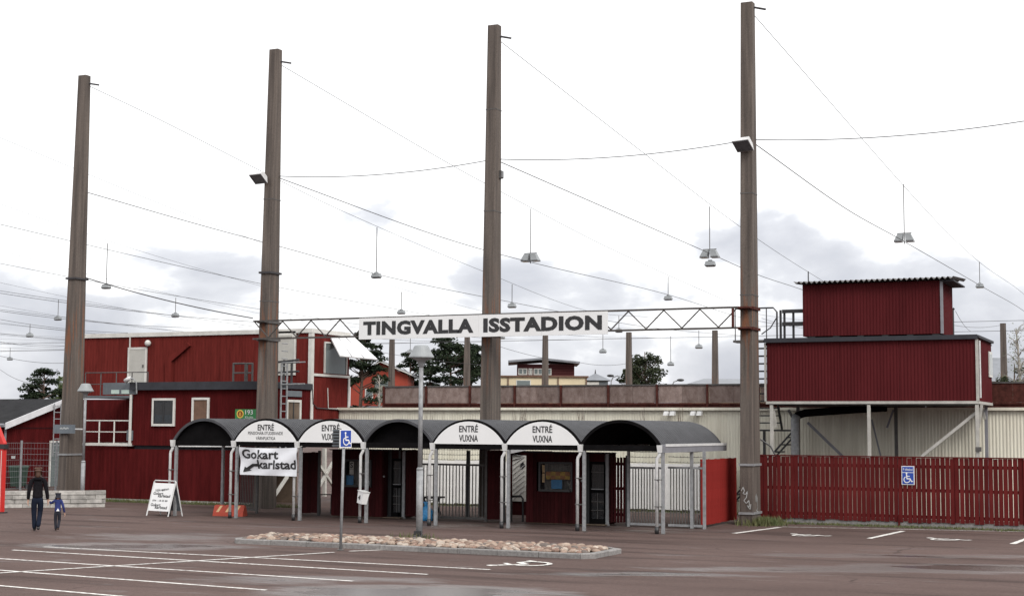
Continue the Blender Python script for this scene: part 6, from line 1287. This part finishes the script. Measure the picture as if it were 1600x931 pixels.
# low beige building with a dark red rooftop storey
t, a, ax, nv, L_, zt_ = boxhouse('beige_building', 'low beige building beyond the rink with a dark red upper storey on its roof', 760, 917, 589, 185, 10, 'beige')
slab(t, a, ax, nv, 0, L_, 0, 10, 0, zt_, 'wall', 'beige'); slab(t, a, ax, nv, -.2, L_+.2, -.25, 10.2, zt_+.002, zt_+.18, 'roof_edge', 'brick_brown')
p = PD(818, 598, 185); u = (p-a).dot(ax); f = slab(t, a, ax, nv, u-.9, u+.9, -.06, -.005, p.z-.45, p.z+.35, 'window', 'white'); slab(t, a, ax, nv, u-.8, u+.8, -.08, -.061, p.z-.38, p.z+.28, 'pane', 'glass_big')
for x in (794, 872, 916): p = PD(x, 600, 185); u = (p-a).dot(ax); slab(t, a, ax, nv, u-.07, u+.07, -.14, -.005, 0, zt_, 'downpipe', 'brick_brown')
u0, u1 = (PD(808, 580, 185)-a).dot(ax), (PD(898, 580, 185)-a).dot(ax); um = (PD(858, 580, 185)-a).dot(ax); z1_ = PD(850, 568, 185).z
slab(t, a, ax, nv, um, u1, 1, 8, zt_+.19, z1_, 'upper_wall', 'red_deep'); slab(t, a, ax, nv, u0, um-.01, 1, 8, zt_+.19, z1_-.02, 'upper_wall', 'red_deep')
for k in range(6): z = zt_+.4+k*(z1_-zt_-.5)/6; slab(t, a, ax, nv, um+.05, u1-.02, .96, .995, z, z+.06, 'cladding_board', 'red_dark')
for q0, q1 in ((810, 824), (826, 832), (834, 848), (851, 862)):
    v0, v1 = (PD(q0, 580, 185)-a).dot(ax), (PD(q1, 580, 185)-a).dot(ax); f = slab(t, a, ax, nv, v0, v1, .92, .99, zt_+.3, z1_-.55, 'window', 'white'); slab(t, a, ax, nv, v0+.1, v1-.1, .89, .915, zt_+.42, z1_-.65, 'pane', 'glass_big')
    vm = (v0+v1)/2; slab(t, a, ax, nv, vm-.05, vm+.05, .86, .885, zt_+.42, z1_-.65, 'glazing_bar', 'white')
p0, p1, p2 = PD(794, 566, 185), PD(846, 562, 185), PD(906, 568, 185)
us = [(p-a).dot(ax) for p in (p0, p1, p2)]; zs = [p.z for p in (p0, p1, p2)]
for k in (0, 1):
    A_, B_ = a+ax*us[k]+Z_*zs[k], a+ax*us[k+1]+Z_*zs[k+1]; c = [A_-nv*.3, B_-nv*.3, B_+nv*9, A_+nv*9]; MB().add(c+[v+Z_*.25 for v in c], [(3, 2, 1, 0), (4, 5, 6, 7), (0, 1, 5, 4), (1, 2, 6, 5), (2, 3, 7, 6), (3, 0, 4, 7)]).build('roof', 'roof_far', t)
# hip roofed pavilion
t, a, ax, nv, L_, zt_ = boxhouse('pavilion', 'small grey pavilion with a hipped roof and finial beyond the rink', 908, 955, 594, 200, 6, 'greybox')
slab(t, a, ax, nv, .4, L_-.4, .4, L_-.4, 0, zt_, 'wall', 'greybox'); slab(t, a, ax, nv, .5, L_*.6, .34, .39, zt_-1.3, zt_-.2, 'window', 'white'); ap = a+ax*L_/2+nv*L_/2; ap.z = PD(930, 582, 200).z
c = [a, a+ax*L_, a+ax*L_+nv*L_, a+nv*L_]; c = [Vector((v.x, v.y, zt_)) for v in c]; MB().add(c+[ap], [(3, 2, 1, 0), (0, 1, 4), (1, 2, 4), (2, 3, 4), (3, 0, 4)]).build('roof', 'roof_far', t); MB().tube([ap-Z_*.1, ap+Z_*.5], .12, 6, .03).build('finial', 'black', t)
# grey roofed hall on the right of the tree, and the far right
for nm, lab, x0p, x1p, ye_, yr_, d, m in (('long_hall', 'long grey roofed hall just left of the rightmost pylon, above the brown boards', 1080, 1200, 600, 590.5, 190, 'beige'), ('grey_roofed_hall', 'large grey roofed hall at the far right edge, behind the bare tree', 1520, 1680, 596, 557, 150, 'beige')):
    t, a, ax, nv, L_, zt_ = boxhouse(nm, lab, x0p, x1p, ye_, d, 8, m); slab(t, a, ax, nv, 0, L_, 0, 14, 0, zt_, 'wall', m); zr_ = PD(x0p, yr_, d+5).z
    A_ = [a-ax*.4-nv*.5+Z_*zt_, a+ax*(L_+.4)-nv*.5+Z_*zt_, a+ax*(L_-2.5)+nv*7+Z_*zr_, a+ax*2.5+nv*7+Z_*zr_, a+ax*(L_+.4)+nv*14.5+Z_*zt_, a-ax*.4+nv*14.5+Z_*zt_]
    MB().add(A_, [(0, 1, 2, 3), (3, 2, 4, 5), (0, 3, 5), (1, 4, 2), (5, 4, 1, 0)]).build('roof', 'roof_far', t)
    if x0p > 1500:
        p = a+ax*2.6+nv*6.8; p.z = zr_; slab(t, p, ax, nv, -.3, 1.3, 0, 1.2, zr_-.5, zr_+1.2, 'roof_vent', 'greybox'); slab(t, p, ax, nv, -.5, 1.5, -.2, 1.4, zr_+1.202, zr_+1.4, 'vent_cap', 'roof_far')
# two distant street lamps
for x, y, d in ((955, 588, 185), (1050, 595, 185)):
    p = PD(x, y, d); t = thing('street_lamp', 'tiny distant street lamp '+('between the pavilion and the round dark tree' if x < 1000 else 'right of the round dark tree'), 'street lamp', (p.x, p.y, 0), 'distant street lamps')
    MB().tube([(p.x, p.y, 0), (p.x, p.y, p.z-.6), (p.x+.25, p.y, p.z-.1), (p.x+.9, p.y, p.z+.1)], .07, 6).build('pole', 'galv', t); MB().ball((p.x-.1 if x < 1000 else p.x+1.1, p.y, p.z+.1), .35, 1.3, 1, .5).build('lamp_head', 'black', t)
# ---------------------------------------------------------------- trees
def leaves(mb, c, r, n, size, rs, flat=.7):
    for _ in range(n):
        d = Vector((rs.gauss(0, 1), rs.gauss(0, 1), rs.gauss(0, flat))); d = d.normalized()*r*(rs.random()**.45); d.z *= flat; p = c+d
        a_ = Vector((rs.gauss(0, 1), rs.gauss(0, 1), rs.gauss(0, .6))).normalized()*size*rs.uniform(.5, 1.2); b_ = a_.cross(Vector((rs.gauss(0, 1), rs.gauss(0, 1), rs.gauss(0, 1)))).normalized()*size*rs.uniform(.25, .55)
        mb.add([p-a_*.5, p+b_*.5, p+a_*.5, p-b_*.5], [(0, 1, 2, 3)])
def tree(name, label, x, ybase_d, ytop, width_px, seed, kind, group=None, crown_from=.25):
    d = ybase_d; rs = random.Random(seed); b = PD(x, 640, d); base = Vector((b.x, b.y, 0)); H_ = PD(x, ytop, d).z; Wd = width_px*d/FPX/2
    t = thing(name, label, 'tree', base, group); tr = MB(); cr_ = MB(); lean = Vector((rs.uniform(-.03, .03)*H_, rs.uniform(-.03, .03)*H_, 0))
    ax = lambda u: base+lean*u+Vector((math.sin(u*3+seed)*.015*H_, 0, H_*u))
    tr.tube([ax(k/8) for k in range(9)], H_*.022, 8, H_*.004)
    if kind == 'pine':
        for k in range(54):
            u = crown_from+(1-crown_from)*rs.random()**.8; f_ = (u-crown_from)/(1-crown_from); env = Wd*(.35+1.0*math.sin(math.pi*min(1, .18+f_*.80))**.8)*.78; a_ = rs.uniform(0, 6.28); rr_ = env*rs.uniform(.35, 1.0)
            o = ax(max(.1, u-.08)); q = ax(u)+Vector((math.cos(a_)*rr_, math.sin(a_)*rr_, 0)); tr.tube([o, o.lerp(q, .55)-Z_*H_*.004, q], H_*.006, 4, H_*.0015)
            leaves(cr_, q, Wd*rs.uniform(.22, .44), 150, H_*.036, rs, .5)
        leaves(cr_, ax(.985), Wd*.3, 120, H_*.03, rs, .8)
    elif kind == 'round':
        for k in range(64):
            v = Vector((rs.gauss(0, 1), rs.gauss(0, 1), rs.gauss(0, 1))).normalized()*(rs.random()**.4); hh = (1-crown_from)/2
            q = base+lean+Vector((v.x*Wd*.88, v.y*Wd*.88, H_*(crown_from+hh)+v.z*H_*hh*.9)); o = ax(max(.12, min(.8, q.z/H_-.18))); tr.tube([o, o.lerp(q, .5)+Z_*.2, q], H_*.007, 4, H_*.002); leaves(cr_, q, Wd*rs.uniform(.20, .34), 95, H_*.036, rs, .8)
    else:                                                  # bare birch: fine twigs and a few buds
        for k in range(70):
            u = rs.uniform(.2, .97); a_ = rs.uniform(0, 6.28); ln = Wd*(1.15-u*.75)*rs.uniform(.6, 1.1); o = ax(u); q = o+Vector((math.cos(a_)*ln, math.sin(a_)*ln, ln*rs.uniform(.5, 1.1))); q.z = min(q.z, H_*1.03); tr.tube([o, o.lerp(q, .5)+Z_*.15, q], H_*.0042, 4, H_*.0012)
            for _ in range(6): w0 = o.lerp(q, rs.uniform(.35, 1)); w1 = w0+Vector((rs.gauss(0, .35), rs.gauss(0, .35), rs.gauss(.05, .35)))*ln*.55; tr.tube([w0, w1], H_*.0019, 3, H_*.0008)
            leaves(cr_, q, Wd*.30, 14, H_*.014, rs, 1)
    tr.build('trunk', 'birch' if kind == 'bare' else 'trunk', t); cr_.build('crown', {'pine': 'pine', 'round': 'leaf', 'light': 'leaf_light', 'bare': 'leaf_light'}[kind], t); return t
G_ = 'trees beyond the rink'
tree('pine_tree', 'dark pine in front of the orange red gabled house, below the raised shutter', 564, 152, 520, 72, 11, 'pine', G_, .22)
tree('pine_tree', 'smaller dark pine between the gabled house and the tall lamp post', 638, 178, 553, 66, 12, 'pine', G_, .2)
tree('pine_tree', 'big dark pine left of the middle pylon, behind the lamp post hood', 703, 172, 527, 92, 13, 'pine', G_, .2)
tree('pine_tree', 'broad dark pine just behind the left side of the middle pylon', 738, 176, 540, 84, 14, 'pine', G_, .2)
tree('pine_tree', 'narrow dark pine seen between the lamp post and the big dark pine', 672, 182, 572, 40, 15, 'pine', G_, .2)
tree('round_tree', 'round dark tree standing alone beyond the rink right of the pavilion', 1012, 190, 549, 80, 21, 'round', G_, .42)
tree('round_tree', 'low dark tree half behind a far pylon, left of the round dark tree', 974, 195, 585, 46, 22, 'round', G_, .3)
tree('bare_tree', 'bare pale tree with thin twigs at the right edge of the photo', 1596, 118, 512, 66, 31, 'bare', G_, .3)
tree('bare_tree', 'small bare tree in front of the orange red gabled house', 593, 120, 590, 36, 33, 'bare', G_, .3)
tree('round_tree', 'light brown green bush before the grey roof at the far right', 1588, 125, 568, 72, 34, 'round', G_, .2)
tree('pine_tree', 'dark spreading pine behind the low shed, left of the leftmost pylon', 70, 135, 578, 60, 41, 'pine', G_, .42)
tl_ = tree('round_tree', 'light green tree behind the low shed close to the leftmost pylon', 98, 140, 577, 40, 42, 'round', G_, .25); tl_.children[-1].data.materials[0] = M['leaf_light']
for ch in tl_.children:
    if ch.name.startswith('crown'): ch.data.materials.clear(); ch.data.materials.append(M['leaf_light'])
    if ch.name.startswith('trunk'): ch.data.materials.clear(); ch.data.materials.append(M['trunk'])
